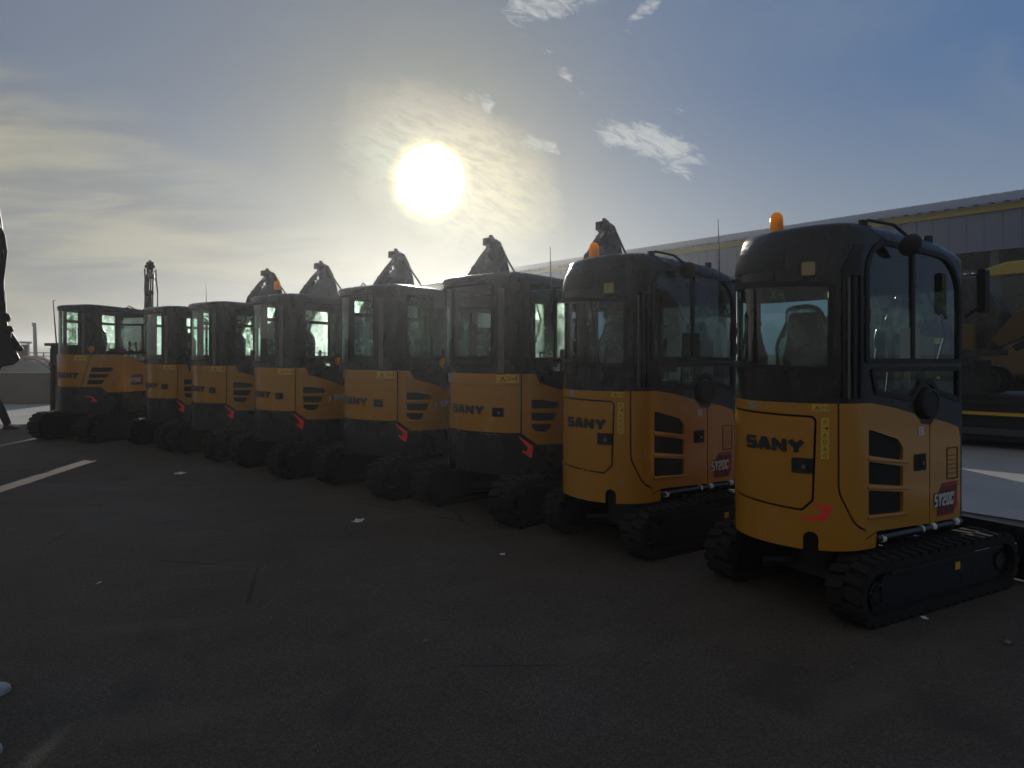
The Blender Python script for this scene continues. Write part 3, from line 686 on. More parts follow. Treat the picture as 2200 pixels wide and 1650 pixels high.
def seat(root, x, y, z, wrap=True, k=1.0):
    K_ = k; s = MB().mat('seat'); s.X = Matrix.Translation((x, y, z)) @ Matrix.Diagonal((k, k, 1, 1))
    s.prism(rnd([(-.24, -.05), (.24, -.05), (.25, .42), (-.25, .42)], .06), lambda a, b, t: (a, b, t), 0, .13)
    s.prism(rnd([(-.22, .08), (.22, .08), (.235, .36), (.17, .52), (.13, .70), (-.13, .70), (-.17, .52), (-.235, .36)], .05), lambda a, b, t: (a, -.08 + t - (b - .08) * .12, b), -.06, .05)
    o = s.build('seat', None, root, bevel=.025, seg=3)
    for sg in (-1, 1):
        a = MB().mat('seat'); a.X = s.X if False else Matrix.Translation((x, y, z)); a.box((sg * .30, .12, .26), (.07, .34, .05)); a.tube([(sg * .33, .30, -.05), (sg * .34, .34, .22), (sg * .34, .36, .36)], .018); a.lathe([(.012, 0), (.026, .03), (.022, .09), (.01, .1)], (sg * .34, .36, .33), 12); a.build('armrest', None, o, bevel=.012)
    if wrap:
        bm = bmesh.new(); bmesh.ops.create_icosphere(bm, subdivisions=4, radius=1)
        for v in bm.verts:
            c = v.co.copy(); d = c.normalized(); nz = noise.noise(d * 2.6 + Vector((x * 3, 1, 2))); n2 = noise.noise(d * 7 + Vector((5, x, 2)))
            k = 1 + .20 * nz + .07 * n2
            xx = .25 * math.copysign(abs(d.x) ** .7, d.x) * k; yy = .13 * d.y * k; zz = .38 * math.copysign(abs(d.z) ** .8, d.z)
            if d.x < -.2 and d.z > -.2: xx -= .10 * max(0, noise.noise(d * 1.5 + Vector((9, 9, 9))) + .25)
            v.co = Vector((x + K_ * xx * (1 - .18 * max(0, d.z)), y - .12 + yy, z + .38 + zz * (1.0 if d.z > 0 else 1.15)))
        me = bpy.data.meshes.new('seat_cover'); bm.to_mesh(me); bm.free(); me.materials.append(M['plastic_film']); p = bpy.data.objects.new('plastic_cover', me); C.objects.link(p); p.parent = o; finish(p, 180)
    return o
def levers(root, y, z):
    k = MB().mat('matt')
    k.box((0, y, z + .05), (.5, .12, .1))
    ko = k.build('console', None, root, bevel=.01)
    for x in (-.16, .16):
        l = MB().mat('matt'); l.tube([(x, y, z), (x, y + .03, z + .25), (x, y - .02, z + .42)], .012); l.lathe([(.01, 0), (.024, .02), (.024, .08), (.01, .1)], (x, y - .02, z + .40), 12); l.build('lever', None, ko)
    h = MB().mat('matt'); h.tube([(-.30, y + .12, z), (-.30, y + .1, z + .55), (-.26, y + .06, z + .62), (-.2, y + .06, z + .62)], .013); h.build('grab_handle', None, ko)

def warn(plan, parent, s0, z1, s1, z0, style=0, pr=.0015):
    """yellow safety label with its pictograms"""
    mb = MB().mat('label'); sb = [q for q in plan.s if s0 < q < s1]
    region(mb, [rect(s0, z0, s1, z1)], [], plan.at, 0, pr, sb)
    mb.mat('ink'); W = s1 - s0; H = z1 - z0; o2 = pr + .0012
    def ring(o, i): region(mb, [o], [i], plan.at, 0, o2)
    def blk(p): region(mb, [p], [], plan.at, 0, o2)
    if style == 0:      # triangle + crushed figure
        o, i = tri_sign(s0 + W * .30, z0 + H * .48, H * .40, H * .07); ring(o, i); blk(rect(s0 + W * .28, z0 + H * .32, s0 + W * .33, z0 + H * .6))
        blk(rect(s0 + W * .49, z0 + H * .1, s0 + W * .505, z1 - H * .1))
        o = rect(s0 + W * .56, z0 + H * .3, s0 + W * .66, z0 + H * .75); ring(o, inset(o, H * .05))
        blk([(s0 + W * .70, z0 + H * .44), (s0 + W * .82, z0 + H * .44), (s0 + W * .82, z0 + H * .56), (s0 + W * .70, z0 + H * .56)])
        blk(rect(s0 + W * .87, z0 + H * .18, s0 + W * .92, z0 + H * .72)); blk(rnd(rect(s0 + W * .865, z0 + H * .74, s0 + W * .925, z0 + H * .9), .003))
    elif style == 1:    # column of six pictograms
        n = 6
        for k in range(n):
            c0 = z1 - H * (k + .5) / n; a = H / n; blk(rect(s0, z1 - H * k / n - .001, s1, z1 - H * k / n)) if k else None
            if k in (0, 2, 4): o, i = tri_sign(s0 + W * .5, c0, a * .34, a * .05); ring(o, i); blk(rect(s0 + W * .42, c0 - a * .15, s0 + W * .58, c0 + a * .02))
            elif k == 1: blk(rect(s0 + W * .25, c0 - a * .05, s0 + W * .6, c0 + a * .05)); blk(rnd(rect(s0 + W * .62, c0 - a * .3, s0 + W * .85, c0 + a * .25), .006))
            else:
                o = [(s0 + W * .5 + a * .32 * math.cos(t * .7854), c0 + a * .32 * math.sin(t * .7854)) for t in range(8)]; ring(o, inset(o, a * .07)); blk(rect(s0 + W * .44, c0 - a * .06, s0 + W * .56, c0 + a * .06))
    return mb.build('warning_label', None, parent, merge=False, recalc=False)
def letters(plan, parent, txt, s0, z0, w, h, st, gap, m, pr=.002, slant=0, name='lettering', t=.004, stv=None):
    mb = MB(); P = glyphs(txt, s0, z0, w, h, st, gap, slant, stv); xs = [q[0] for p in P for q in p]
    region(mb, P, [], plan.at, t, pr + t, [q for q in plan.s if min(xs) < q < max(xs)])
    return mb.build(name, m, parent, merge=False)
def latch(plan, parent, s0, z1, s1, z0):
    mb = MB().mat('matt'); region(mb, [rnd(rect(s0, z0, s1, z1), .008, 3)], [], plan.at, .004, .006, [q for q in plan.s if s0 < q < s1])
    mb.mat('void'); region(mb, [rnd(rect(s0 + .012, z0 + .012, s1 - .012, z1 - .012), .006, 3)], [], plan.at, 0, .0075)
    c = Vector(plan.at((s0 * .42 + s1 * .58), z0 * .55 + z1 * .45, .006)); o = Vector(plan.at((s0 * .42 + s1 * .58), z0 * .55 + z1 * .45, .022))
    mb.mat('steel').cyl(c, o, .012, n=14); mb.mat('ink').cyl(o, o + (o - c) * .1, .005, n=8)
    return mb.build('latch', None, parent, recalc=False)
def ringframe(plan, poly, parent, m='black', out=.012, inn=.02, pr=.004, t=.02, name='seal', zb=()):
    mb = MB(); o = inset(poly, -out); i = inset(poly, inn); xs = [q[0] for q in o]
    region(mb, [o], [i], plan.at, t, pr, [q for q in plan.s if min(xs) < q < max(xs)], zb); return mb.build(name, m, parent)
def pane(plan, poly, parent, off=-.014, zb=(), m='glass', name='window'):
    mb = MB(); xs = [q[0] for q in poly]
    region(mb, [poly], [], plan.at, 0, off, [q for q in plan.s if min(xs) < q < max(xs)], zb); return mb.build(name, m, parent, recalc=False)
def roof_loft(mb, plan, z0, z1, prof):
    rings = []
    for off, k in prof:
        rings.append([mb.bm.verts.new(plan.at(q, z0 + (z1 - z0) * k, off)) for q in plan.s[:-1]])
    n = len(rings[0])
    for a, b in zip(rings, rings[1:]):
        for i in range(n): mb.face([a[i], a[(i + 1) % n], b[(i + 1) % n], b[i]])
    mb.face(rings[-1])
def block(name, plan, z0, z1, off, m, parent, y_max=None):
    mb = MB(); A = []; B = []
    for q in plan.s[:-1]:
        p = plan.at(q, z0, off)
        if y_max is not None: p.y = min(p.y, y_max)
        A.append(mb.bm.verts.new(p)); B.append(mb.bm.verts.new((p.x, p.y, z1)))
    n = len(A)
    for i in range(n): mb.face([A[i], A[(i + 1) % n], B[(i + 1) % n], B[i]])
    mb.face(A[::-1]); mb.face(B); return mb.build(name, m, parent)
def droop(y0, y1, amt, zlo, zhi, lin=0):
    def f(v):
        if v.z <= zlo: return v
        k = (v.z - zlo) / (zhi - zlo); t = max(0, min(1, (v.y - y0) / (y1 - y0)))
        v.z -= k * (amt * (1 - math.sqrt(max(0, 1 - t * t))) + lin * max(0, v.y + .4)); return v
    return f
RP = [(0, 0), (-.004, .2), (-.014, .42), (-.034, .66), (-.066, .86), (-.11, .97), (-.17, 1)]

# ------------------------------------------------------------------ small machine, full yellow tail
def build_small():
    root = empty('mini_excavator')
    tag(root, 'x', 'excavator', 'mini excavators parked in a row')
    pl = Plan(.47, 2.1, .42, -.25, .90, bf=.10, warp=.025); L_ = pl.L; sb = pl.s
    undercarriage(root, .63, .24, .40, -.56, 1.24, twist=-R(2), zs=.44, blade_w=.64)
    block('body_frame', pl, .46, 1.30, -.05, 'void', root)
    # counterweight
    notch = [(.285, .43)] + [(.33 - .045 * math.cos(math.pi * k / 12), .50 + .043 * math.sin(math.pi * k / 12)) for k in range(13)] + [(.375, .43)]
    cw = [(-1.2, 1.34), (-1.2, .45)] + notch + [(.79, .43), (.80, .52)] + rnd([(.0, 0), (.735, .525), (.60, .575), (.486, .79), (.486, 1.34)], [0, .05, .16, .2, 0], 7)[1:]
    notch_bottom = cw
    door = rnd([(-.38, .71), (.275, .68), (.335, .74), (.352, 1.25), (-.38, 1.265)], [.03, .02, .02, .025, .03])
    c = sheet('counterweight', pl, [cw], 'yellow', root, t=.03, holes=[inset(door, -.014)], bevel=.007)
    d = sheet('engine_door', pl, [door], 'yellow', root, t=.02, off=-.002, bevel=.006)
    dp = rnd([(-.34, .75), (.26, .725), (.30, .77), (.315, 1.215), (-.34, 1.225)], [.02] * 5)
    letters(pl, d, 'SANY', -.128, 1.025, .098, .088, .029, .010, 'ink', stv=.022)
    latch(pl, d, .218, .998, .343, .902)
    warn(pl, c, .337, 1.335, .440, 1.292, 0); warn(pl, c, .388, 1.252, .436, .998, 1)
    rf = MB().mat('reflector'); region(rf, [[(.345, .712), (.440, .712), (.452, .70), (.425, .628), (.405, .615), (.265, .617), (.262, .627), (.36, .637), (.385, .648), (.395, .69), (.35, .70)]], [], pl.at, 0, .002, [q for q in sb if .26 < q < .46]); rf.build('reflector', None, c, recalc=False)
    wp = MB().mat('dim_sheen'); region(wp, [rect(-.10, 1.285, -.03, 1.335)], [], pl.at, 0, .002); wp.build('sheen_patch', None, c, recalc=False)  # reflection on the tail painted as a pale patch, no paper there
    # side panels
    v1 = [(.715, 1.175), (.80, 1.155), (1.035, 1.095), (1.094, 1.035), (1.094, .955), (.715, 1.012)]; v2 = [(.715, .975), (1.094, .915), (1.094, .785), (.715, .835)]; v3 = [(.715, .795), (1.094, .748), (1.094, .617), (.715, .64)]
    sp = [(.498, 1.34), (.735, 1.34), (1.0, 1.30), (1.229, 1.25), (1.275, 1.215), (1.305, 1.18), (1.402, 1.17), (1.402, .505), (.80, .53)] + rnd([(0, 0), (.735, .538), (.608, .588), (.50, .79), (.50, 1.0)], [0, .05, .16, .2, 0], 7)[1:-1]
    vv = [rnd(v, .012, 3) for v in (v1, v2, v3)]
    p = sheet('side_panel', pl, [sp], 'yellow', root, t=.03, holes=vv, bevel=.007)
    for v in ((.705, .99, 1.15, .935), (.705, .812, 1.15, .765), (.705, .625, 1.13, .60)):
        lp = MB(); region(lp, [[(v[0], v[1] + .012), (v[2], v[3] + .012), (v[2], v[3] - .006), (v[0], v[1] - .008)]], [], pl.at, .02, .012, [q for q in sb if .7 < q < 1.2]); lp.build('ridge', 'yellow', p, bevel=.005)
    for v in vv:
        gr = MB().mat('void'); xs = [q[0] for q in v]; zs = [q[1] for q in v]; z0, z1 = min(zs), max(zs)
        region(gr, [inset(v, -.005)], [], pl.at, 0, -.028, [q for q in sb if min(xs) < q < max(xs)])
        gr.mat('grille'); k = min(xs) + .006
        while k < max(xs) - .005:
            zt = max([z for x_, z in v if abs(x_ - k) < .25 and False] or [z1]); 
            # clip each fin to the opening
            zz = [z0 + (z1 - z0) * i / 24 for i in range(25) if inpoly((k, z0 + (z1 - z0) * i / 24), v)]
            if len(zz) > 2:
                a, b = pl.at(k, zz[0], -.016), pl.at(k, zz[-1], -.016); gr.cyl(a, b, .0028, n=5, caps=False)
            k += .012
        gr.build('grille', None, p, recalc=False)
    latch(pl, p, 1.218, .982, 1.355, .872)
    tg = MB().mat('white'); region(tg, [rect(1.275, 1.105, 1.335, 1.160)], [], pl.at, 0, .002); tg.mat('ink'); o = [(1.305 + .02 * math.cos(a * .785), 1.133 + .02 * math.sin(a * .785)) for a in range(8)]; region(tg, [o], [inset(o, .005)], pl.at, 0, .003); tg.build('notice_label', None, p, recalc=False)
    fp = [(1.414, 1.165), (1.466, 1.205), (1.62, 1.175), (1.775, 1.135), (1.80, 1.05), (1.80, .50), (1.414, .505)]
    f = sheet('front_panel', pl, [fp], 'yellow', root, t=.03, bevel=.007)
    mp = MB(); o = rnd(rect(1.62, .78, 1.76, 1.0), .01, 3); region(mp, [o], [inset(o, .008)], pl.at, .008, .004)
    for k in range(5): region(mp, [rect(1.645, .82 + k * .03, 1.735, .824 + k * .03)], [], pl.at, .005, .003)
    mp.build('moulding', 'yellow_dull', f)
    bd = MB().mat('darkred'); region(bd, [[(1.50, .54), (1.70, .54), (1.755, .60), (1.755, .76), (1.56, .76), (1.49, .66)]], [], pl.at, 0, .002)
    bd.mat('red'); region(bd, [[(1.70, .555), (1.75, .605), (1.75, .70), (1.70, .70)], [(1.575, .735), (1.75, .735), (1.75, .755), (1.565, .755)], [(1.50, .545), (1.68, .545), (1.68, .552), (1.50, .552)]], [], pl.at, 0, .0035)
    bd.mat('ink'); region(bd, [[(1.46, .60), (1.705, .60), (1.705, .70), (1.46, .70)]], [], pl.at, 0, .0045); bo = bd.build('model_badge', None, f, recalc=False)
    letters(pl, bo, 'SY20C', 1.452, .606, .044, .088, .017, .006, 'silver', pr=.006, slant=.08, t=.001, stv=.016)
    # mirrored plain panel on the far side
    sheet('far_side_panel', pl, [[(-x, z) for x, z in [(1.21, 1.34), (1.80, 1.12), (1.80, .50), (1.21, .47)]][::-1]], 'yellow', root, t=.03, bevel=.007)
    # sill tube with stickers
    st = MB().mat('black'); st.tube([pl.at(.80, .480, -.01), pl.at(1.40, .470, -.01), pl.at(1.84, .462, -.02)], .026, 12); so = st.build('sill_rail', None, root)
    fr = MB().mat('chassis'); fr.box((0, .25, .445), (.8, 1.1, .035)); fr.build('deck_plate', None, root)
    for q, l in ((.865, .04), (1.315, .02), (1.45, .045), (1.745, .04)): sk = MB().mat('white'); sk.tube([pl.at(q - l / 2, .478, -.01), pl.at(q + l / 2, .473, -.01)], .0275, 12); sk.build('sticker', None, so)
    # cab
    dr_ = droop(.35, .92, .14, 1.5, 2.46, .05)
    def dfm(v):
        v = dr_(v)
        if v.z > 2.1:
            t = max(0, min(1, (-.28 - v.y + max(0, -v.x) * .25) / .42)); v.z -= (v.z - 2.1) / .375 * .05 * (1 - math.sqrt(1 - t * t))
            n = min(1, max(0, (v.z - 2.2) / .2)); c_ = Vector((v.x, v.y + .1, 0)); v.y += t * n * n * .05; v.x += (t * n * n * .04 if v.x < 0 else 0)
        return v
    pl.deform = dfm
    z_ = 2.405; zb = [1.7, 1.85, 2.0, 2.1, 2.2, 2.27, 2.34]
    rw = rnd([(-.70, 1.59), (-.35, 1.575), (.42, 1.545), (.452, 1.58), (.452, 2.075), (.42, 2.085), (-.70, 2.125)], [.03, 0, .02, .02, .02, .02, .03])
    sw = rnd([(.70, 1.60), (1.80, 1.60), (1.80, 2.375), (.70, 2.375)], [.02, .03, .24, .22], 9)
    lw = rnd([(.75, 1.552), (.80, 1.40), (1.20, 1.345), (1.26, 1.40), (1.31, 1.445), (1.38, 1.46), (1.45, 1.44), (1.50, 1.385), (1.79, 1.32), (1.79, 1.552)], [.02, .02, .02, .03, .03, .03, .03, .02, .02, .02])
    ld = rnd([(-.78, 1.05), (-.78, 2.28), (-1.80, 2.25), (-1.80, 1.05)], .05)
    wsA = [(L_ - .42, 1.1), (L_ + .01, 1.1), (L_ + .01, 2.22), (L_ - .42, 2.22)]; wsB = [(-x, z) for x, z in wsA]
    bott = [(-L_, .95), (-1.15, 1.30), (.735, 1.30), (1.2, 1.22), (1.28, 1.16), (1.42, 1.14), (1.6, 1.13), (1.78, 1.08), (1.795, .50), (L_, .50)]
    mb = MB(); region(mb, [bott + [(L_, z_), (-L_, z_)]], [rw, sw, lw, ld, wsA, wsB], pl.at, .035, -.006, sb, zb)
    roof_loft(mb, pl, z_, 2.475, [(-.006, 0), (-.008, .3), (-.014, .55), (-.028, .8), (-.05, .93), (-.085, 1.0), (-.16, 1.1)])
    cab = mb.build('cab', 'black', root)
    for nm, po in (('rear_window', rw), ('side_window', sw), ('lower_window', lw), ('door_window', ld)):
        ringframe(pl, po, cab, 'matt', zb=zb); pane(pl, po, cab, zb=zb, name=nm, m='glass_dusty' if nm == 'door_window' else 'glass')
    mb = MB(); 
    for po in (wsA, wsB): region(mb, [po], [], pl.at, 0, -.02, sb, zb)
    mb.build('windscreen', 'glass', cab, recalc=False)
    mb = MB(); region(mb, [rect(1.203, 1.60, 1.235, 2.375)], [], pl.at, .025, .0, (), zb); region(mb, [rect(.71, 1.85, .726, 1.93)], [], pl.at, .02, .006); mb.build('window_bar', 'matt', cab)
    mb = MB(); region(mb, [rect(-.55, 2.19, .16, 2.345)], [], pl.at, 0, .0005, sb, zb); mb.build('vent_mesh', 'mesh', cab, recalc=False)
    mb = MB(); region(mb, [[(-.55, 2.12), (.10, 2.12), (.10, 2.175), (-.55, 2.175)]], [], pl.at, .015, .008, sb); mb.build('trim', 'black', cab, bevel=.004)
    mb = MB().mat('matt'); region(mb, [rnd(rect(.268, 2.128, .366, 2.236), .015)], [], pl.at, .012, .006, sb); mb.mat('lamp'); region(mb, [rnd(rect(.278, 2.138, .356, 2.226), .012)], [], pl.at, 0, .008, sb); mb.mats = ['matt', 'lamp']
    mb.build('work_lamp', None, cab, recalc=False)
    mb = MB().mat('matt')
    for a, b_ in ((.515, .535), (.585, .60), (.635, .66)): region(mb, [rect(a, 1.37, b_, 2.14)], [], pl.at, .02, .009, sb, zb)
    mb.mat('matt'); region(mb, [[(.50, 2.15), (.64, 2.15), (.66, 2.33), (.60, 2.33)]], [], pl.at, .015, .006, sb, zb); mb.mat('strip'); region(mb, [rect(.548, 1.37, .565, 2.12)], [], pl.at, .01, .004, sb, zb); mb.mats = ['matt', 'strip']; mb.build('pillar_trim', None, cab, bevel=.003)  # brown strip puts the lit edge of the trim into its colour
    mb = MB(); q = Vector((1, 0, 0)).to_track_quat('Z', 'Y'); cc = pl.at(1.375, 1.315, 0)
    mb.lathe([(.105, -.03), (.108, .01), (.10, .03), (.085, .036), (.08, .03), (.001, .032)], cc, 32, q); mb.build('fuel_cap', 'matt', cab)
    mb = MB().mat('matt'); mb.tube([(.52, .78, 1.9), (.60, .86, 2.0), (.60, .86, 2.2)], .012); o = mb.build('front_mirror_arm', None, cab); mb = MB().mat('matt'); mb.prism(rnd(rect(-.028, -.15, .028, .15), .02), lambda a, b, t: (.60 + a, .86 + t, 2.08 + b), -.03, .03); mb.build('mirror', None, o)
    top = lambda x, y: 2.475 - max(0, y + .4) * .05
    beacon(root, -.16, -.34, 2.47, .02)
    mirror(root, pl.at(.74, 2.45, -.05), pl.at(1.04, 2.36, .08), .075)
    for y in (-.25, .5):
        b = MB().mat('matt'); b.box((.42, y, top(0, y) - (.0 if y < 0 else .0)), (.04, .05, .05)); b.build('roof_bracket', None, root, bevel=.005)
    antenna(root, (-.44, -.60, 2.18), .42)
    seat(root, -.15, .08, 1.24, True, k=.82); levers(root, .62, 1.29)
    # papers behind the glass and the exit sign on the far window
    d = MB().mat('white'); d.box((.455, .22, 1.70), (.002, .24, .24)); d.mat('cream').box((.452, .42, 1.68), (.002, .20, .17)); d.build('document', None, cab)
    e = MB().mat('green'); e.box((-.452, .03, 2.09), (.003, .17, .085)); e.mat('white')
    e.box((-.449, .06, 2.09), (.002, .05, .012)); e.prism([(.08, 2.065), (.108, 2.09), (.08, 2.115)], lambda a, b, t: (-.450 + t, a, b), 0, .002)
    e.box((-.449, -.015, 2.09), (.002, .022, .03)); e.cyl((-.450, -.008, 2.117), (-.448, -.008, 2.117), .009, n=10); e.box((-.449, -.032, 2.068), (.002, .03, .009)); e.box((-.449, .004, 2.066), (.002, .009, .022)); e.build('exit_sign', None, cab)
    pl.deform = None
    boom_set(root, (1.0, .75), kz=.64, ky=.48, px=-.2)
    return root

# ------------------------------------------------------------------ larger machines: yellow hood over a black skirt
def build_large(kind):
    root = empty('mini_excavator'); tag(root, 'x', 'excavator', 'mini excavators parked in a row'); c35 = kind == 'c'
    if c35:
        pl = Plan(.78, 2.2, .76, 0, .95, bf=.12); zt, zm, zlow, zbk = 1.61, 1.0, .905, .55
        undercarriage(root, .82, .32, .52, -.98, 1.0, zs=.6, blade_w=.85)
    else:
        pl = Plan(.8, 2.0, .8, 0, 1.1, bf=.12); zt, zm, zlow, zbk = 1.445, .868, .755, .46
        undercarriage(root, .80, .30, .46, -.93, 1.15, twist=R(-3), zs=.5, blade_w=.8)
    sb = pl.s; L_ = pl.L
    block('body_frame', pl, zbk + .05, zt - .12, -.06, 'void', root)
    SL = 1.9 if c35 else 1.75
    if c35:
        hood = [(-1.1, zt), (-1.1, zm + .01), (.322, zm + .01), (.498, zt)]
        side = [(.512, zt), (.85, zt), (1.12, zt - .03), (1.13, zt - .035), (1.13, zlow), (.775, zlow), (.675, zm + .005), (.338, zm + .01)]
        front = [(1.142, zt - .036), (1.3, zt - .08), (1.5, zt - .18), (1.7, zt - .36), (1.9, zt - .45), (1.9, zlow), (1.142, zlow)]
        skirt = [(-1.9, zbk), (SL, zbk), (SL, zlow - .012), (.77, zlow - .012), (.67, zm - .01), (-1.9, zm - .005)]
        vents = [[(.517, 1.37), (.885, 1.367), (.825, 1.29), (.495, 1.29)], [(.480, 1.25), (.810, 1.247), (.760, 1.18), (.457, 1.18)], [(.457, 1.14), (.737, 1.138), (.678, 1.06), (.430, 1.06)]]
        topl = [(-2, zt - .5), (-1.2, zt - .1), (-.9, zt), (.85, zt), (1.12, zt - .035), (1.3, zt - .08), (1.5, zt - .18), (1.7, zt - .36), (2.2, zt - .5)]
    else:
        hood = [(-1.0, zt), (-1.0, zm), (.590, zm), (.593, zt)]
        side = [(.607, zt), (.73, zt), (.755, 1.40), (.778, 1.36), (.85, 1.33), (1.04, 1.28), (1.2, 1.21), (1.45, 1.14), (1.75, 1.08), (1.75, zlow), (.755, zlow), (.605, zm - .008)]
        front = None
        skirt = [(-1.9, zbk), (SL, zbk), (SL, zlow - .012), (.75, zlow - .012), (.60, zm - .02), (-1.9, zm - .014)]
        vents = [[(.70, 1.192), (.80, 1.19), (.955, 1.168), (.988, 1.15), (.978, 1.108), (.70, 1.108)], [(.70, 1.066), (.957, 1.062), (.93, .986), (.70, .99)], [(.70, .955), (.905, .95), (.882, .90), (.84, .878), (.75, .885), (.705, .915)]]
        topl = [(-2, 1.0), (-1.2, 1.3), (-.9, zt), (.73, zt), (.79, 1.37), (1.04, 1.30), (1.2, 1.24), (1.45, 1.18), (1.75, 1.12), (2.3, 1.05)]
    def tl(q):
        for (a, za), (b_, zb_) in zip(topl, topl[1:]):
            if a <= q <= b_: return za + (zb_ - za) * (q - a) / (b_ - a)
        return topl[0][1] if q < topl[0][0] else topl[-1][1]
    h = sheet('hood', pl, [hood], 'yellow', root, t=.03, bevel=.008, zb=[zt - .12, zt - .10])
    if not c35:
        mb = MB(); region(mb, [rect(-.98, zt - .005, .585, zt - .115)], [], pl.at, .02, .008, sb); mb.build('hood_lip', 'yellow', h, bevel=.006)
        mb = MB(); region(mb, [[(.612, zt - .115), (.80, zt - .115), (.765, zt - .06), (.74, zt - .006), (.612, zt - .006)]], [], pl.at, .02, .008, sb)
    p = sheet('side_panel', pl, [side], 'yellow', root, t=.03, holes=[rnd(v, .01, 3) for v in vents], bevel=.008)
    if not c35: mb.build('panel_lip', 'yellow', p, bevel=.006)
    fpn = sheet('front_panel', pl, [front], 'yellow', root, t=.03, bevel=.008) if front else p
    for v in vents:
        gr = MB().mat('void'); xs = [q[0] for q in v]; zs = [q[1] for q in v]; region(gr, [inset(v, -.006)], [], pl.at, 0, -.03, [q for q in sb if min(xs) < q < max(xs)])
        gr.mat('grille')
        for k in range(1, 5):
            zz = min(zs) + (max(zs) - min(zs)) * k / 5; ins = [min(xs) + (max(xs) - min(xs)) * i / 30 for i in range(31) if inpoly((min(xs) + (max(xs) - min(xs)) * i / 30, zz), v)]
            if len(ins) > 3: gr.tube([pl.at(ins[0], zz, -.02), pl.at((ins[0] + ins[-1]) / 2, zz, -.02), pl.at(ins[-1], zz, -.02)], .004, 5)
        gr.build('grille', None, p, recalc=False)
    xr = .12 if not c35 else .1
    for v in vents:
        zs = [q[1] for q in v]; xs = [q[0] for q in v]; lp = MB()
        region(lp, [[(min(xs) - .01, min(zs) - .006), (max(xs) + .04, min(zs) - .012), (max(xs) + .04, min(zs) - .03), (min(xs) - .01, min(zs) - .03)]], [], pl.at, .02, .012, [q for q in sb if min(xs) < q < max(xs)]); lp.build('ridge', 'yellow', p, bevel=.006)
    sheet('far_side_panel', pl, [[(-1.015, zt - .01), (-1.5, zt - .25), (-1.9, zt - .35), (-1.9, zlow), (-1.015, zlow)]], 'yellow', root, t=.03, bevel=.008)
    k = sheet('counterweight', pl, [skirt], 'black', root, t=.06, off=.012 if not c35 else .02, bevel=.02)
    # deck between the panels and the cab
    dk = MB(); prev = None
    for q in sb:
        v = pl.at(q, tl(q) - .012, -.02); a = dk.bm.verts.new(v); b_ = dk.bm.verts.new((0, v.y, v.z))
        if prev and (b_.co - prev[1].co).length > 1e-5: dk.face([prev[0], a, b_, prev[1]])
        prev = (a, b_)
    dk.build('deck', 'yellow' if c35 else 'matt', root)
    if not c35:
        mb = MB(); region(mb, [[(.745, 1.445), (.765, 1.40), (.79, 1.365), (1.04, 1.288), (1.2, 1.218), (1.45, 1.148), (1.75, 1.088), (1.75, 1.18), (1.45, 1.27), (1.25, 1.36), (1.12, 1.44), (1.06, 1.47), (.73, 1.47)]], [], pl.at, .05, .006, sb); mb.build('fender', 'black', root, bevel=.01)
    # writing
    if c35:
        letters(pl, h, 'SANY', -.315, 1.165, .137, .118, .042, .016, 'ink', stv=.028)
        warn(pl, h, .19, 1.59, .43, 1.505, 0)
        bd = MB().mat('darkred'); region(bd, [[(1.20, 1.03), (1.46, 1.03), (1.46, 1.235), (1.24, 1.235), (1.19, 1.16)]], [], pl.at, 0, .002, sb); bo = bd.build('model_badge', None, fpn, recalc=False)
        letters(pl, bo, 'SY35C', 1.165, 1.085, .044, .082, .016, .007, 'silver', pr=.004, t=.001, stv=.015)
        rp = [(.40, .838), (.53, .838), (.612, .752), (.603, .742), (.51, .742), (.50, .752), (.555, .760), (.545, .785), (.50, .822), (.40, .828)]
    else:
        letters(pl, h, 'SANY', -.285, 1.035, .115, .094, .034, .014, 'ink', stv=.024)
        latch(pl, h, .306, 1.112, .426, 1.022)
        warn(pl, h, .350, 1.437, .575, 1.357, 0, pr=.0095)
        wp = MB().mat('dim_sheen'); region(wp, [[(-.50, 1.345), (-.30, 1.345), (-.26, 1.435), (-.50, 1.435)]], [], pl.at, 0, .0095, sb); wp.build('sheen_patch', None, h, recalc=False)  # painted sheen on the hood lip, as on the smaller machine
        tg = MB().mat('cream'); region(tg, [rect(1.035, .985, 1.06, 1.07)], [], pl.at, 0, .002); tg.mat('ink'); region(tg, [rect(1.082, .98, 1.09, 1.09)], [], pl.at, 0, .002); tg.build('tag', None, p, recalc=False)
        letters(pl, p, 'SY26C', 1.11, 1.015, .047, .072, .016, .007, 'silver', pr=.002, t=.001, stv=.014, name='model_lettering')
        rp = [(.572, .842), (.655, .785), (.714, .742), (.702, .642), (.686, .628), (.61, .688), (.612, .706), (.650, .685), (.662, .73), (.58, .826)]
    rf = MB().mat('reflector'); region(rf, [rp], [], pl.at, 0, .016 if not c35 else .024, sb); rf.build('reflector', None, k, recalc=False)
    # cab
    if c35:
        cp = Plan(.49, 3.2, .28, -.42, .72, bf=.1, ax=-.04); z0, z1 = 1.56, 2.55; wl, wt = 1.66, 2.45
    else:
        cp = Plan(.57, 3.4, .28, -.46, .78, bf=.1, ax=-.04); z0, z1 = 1.38, 2.45; wl, wt = 1.59, 2.33
    cs_ = cp.s; Lc = cp.L; zr = z1 - .07
    cp.deform = droop(.45, .8, .04, z0 + .3, z1, .045)
    zb = [z0 + (zr - z0) * i / 4 for i in range(1, 4)]
    rwr = .32 if not c35 else .26
    rl_ = -cp.side0 + .035
    rw = rnd([(rl_, wl - .09), (rwr, wl - .06), (rwr, wt + .01), (rl_, wt + .01)], .02)
    s1, s2, s3 = cp.sy(-.44) if not c35 else cp.sy(-.40), cp.sy(.64), cp.sy(-.02)
    sw = rnd([(s1, wl), (s2, wl), (s2 - .03, wt), (s1, wt)], .03)
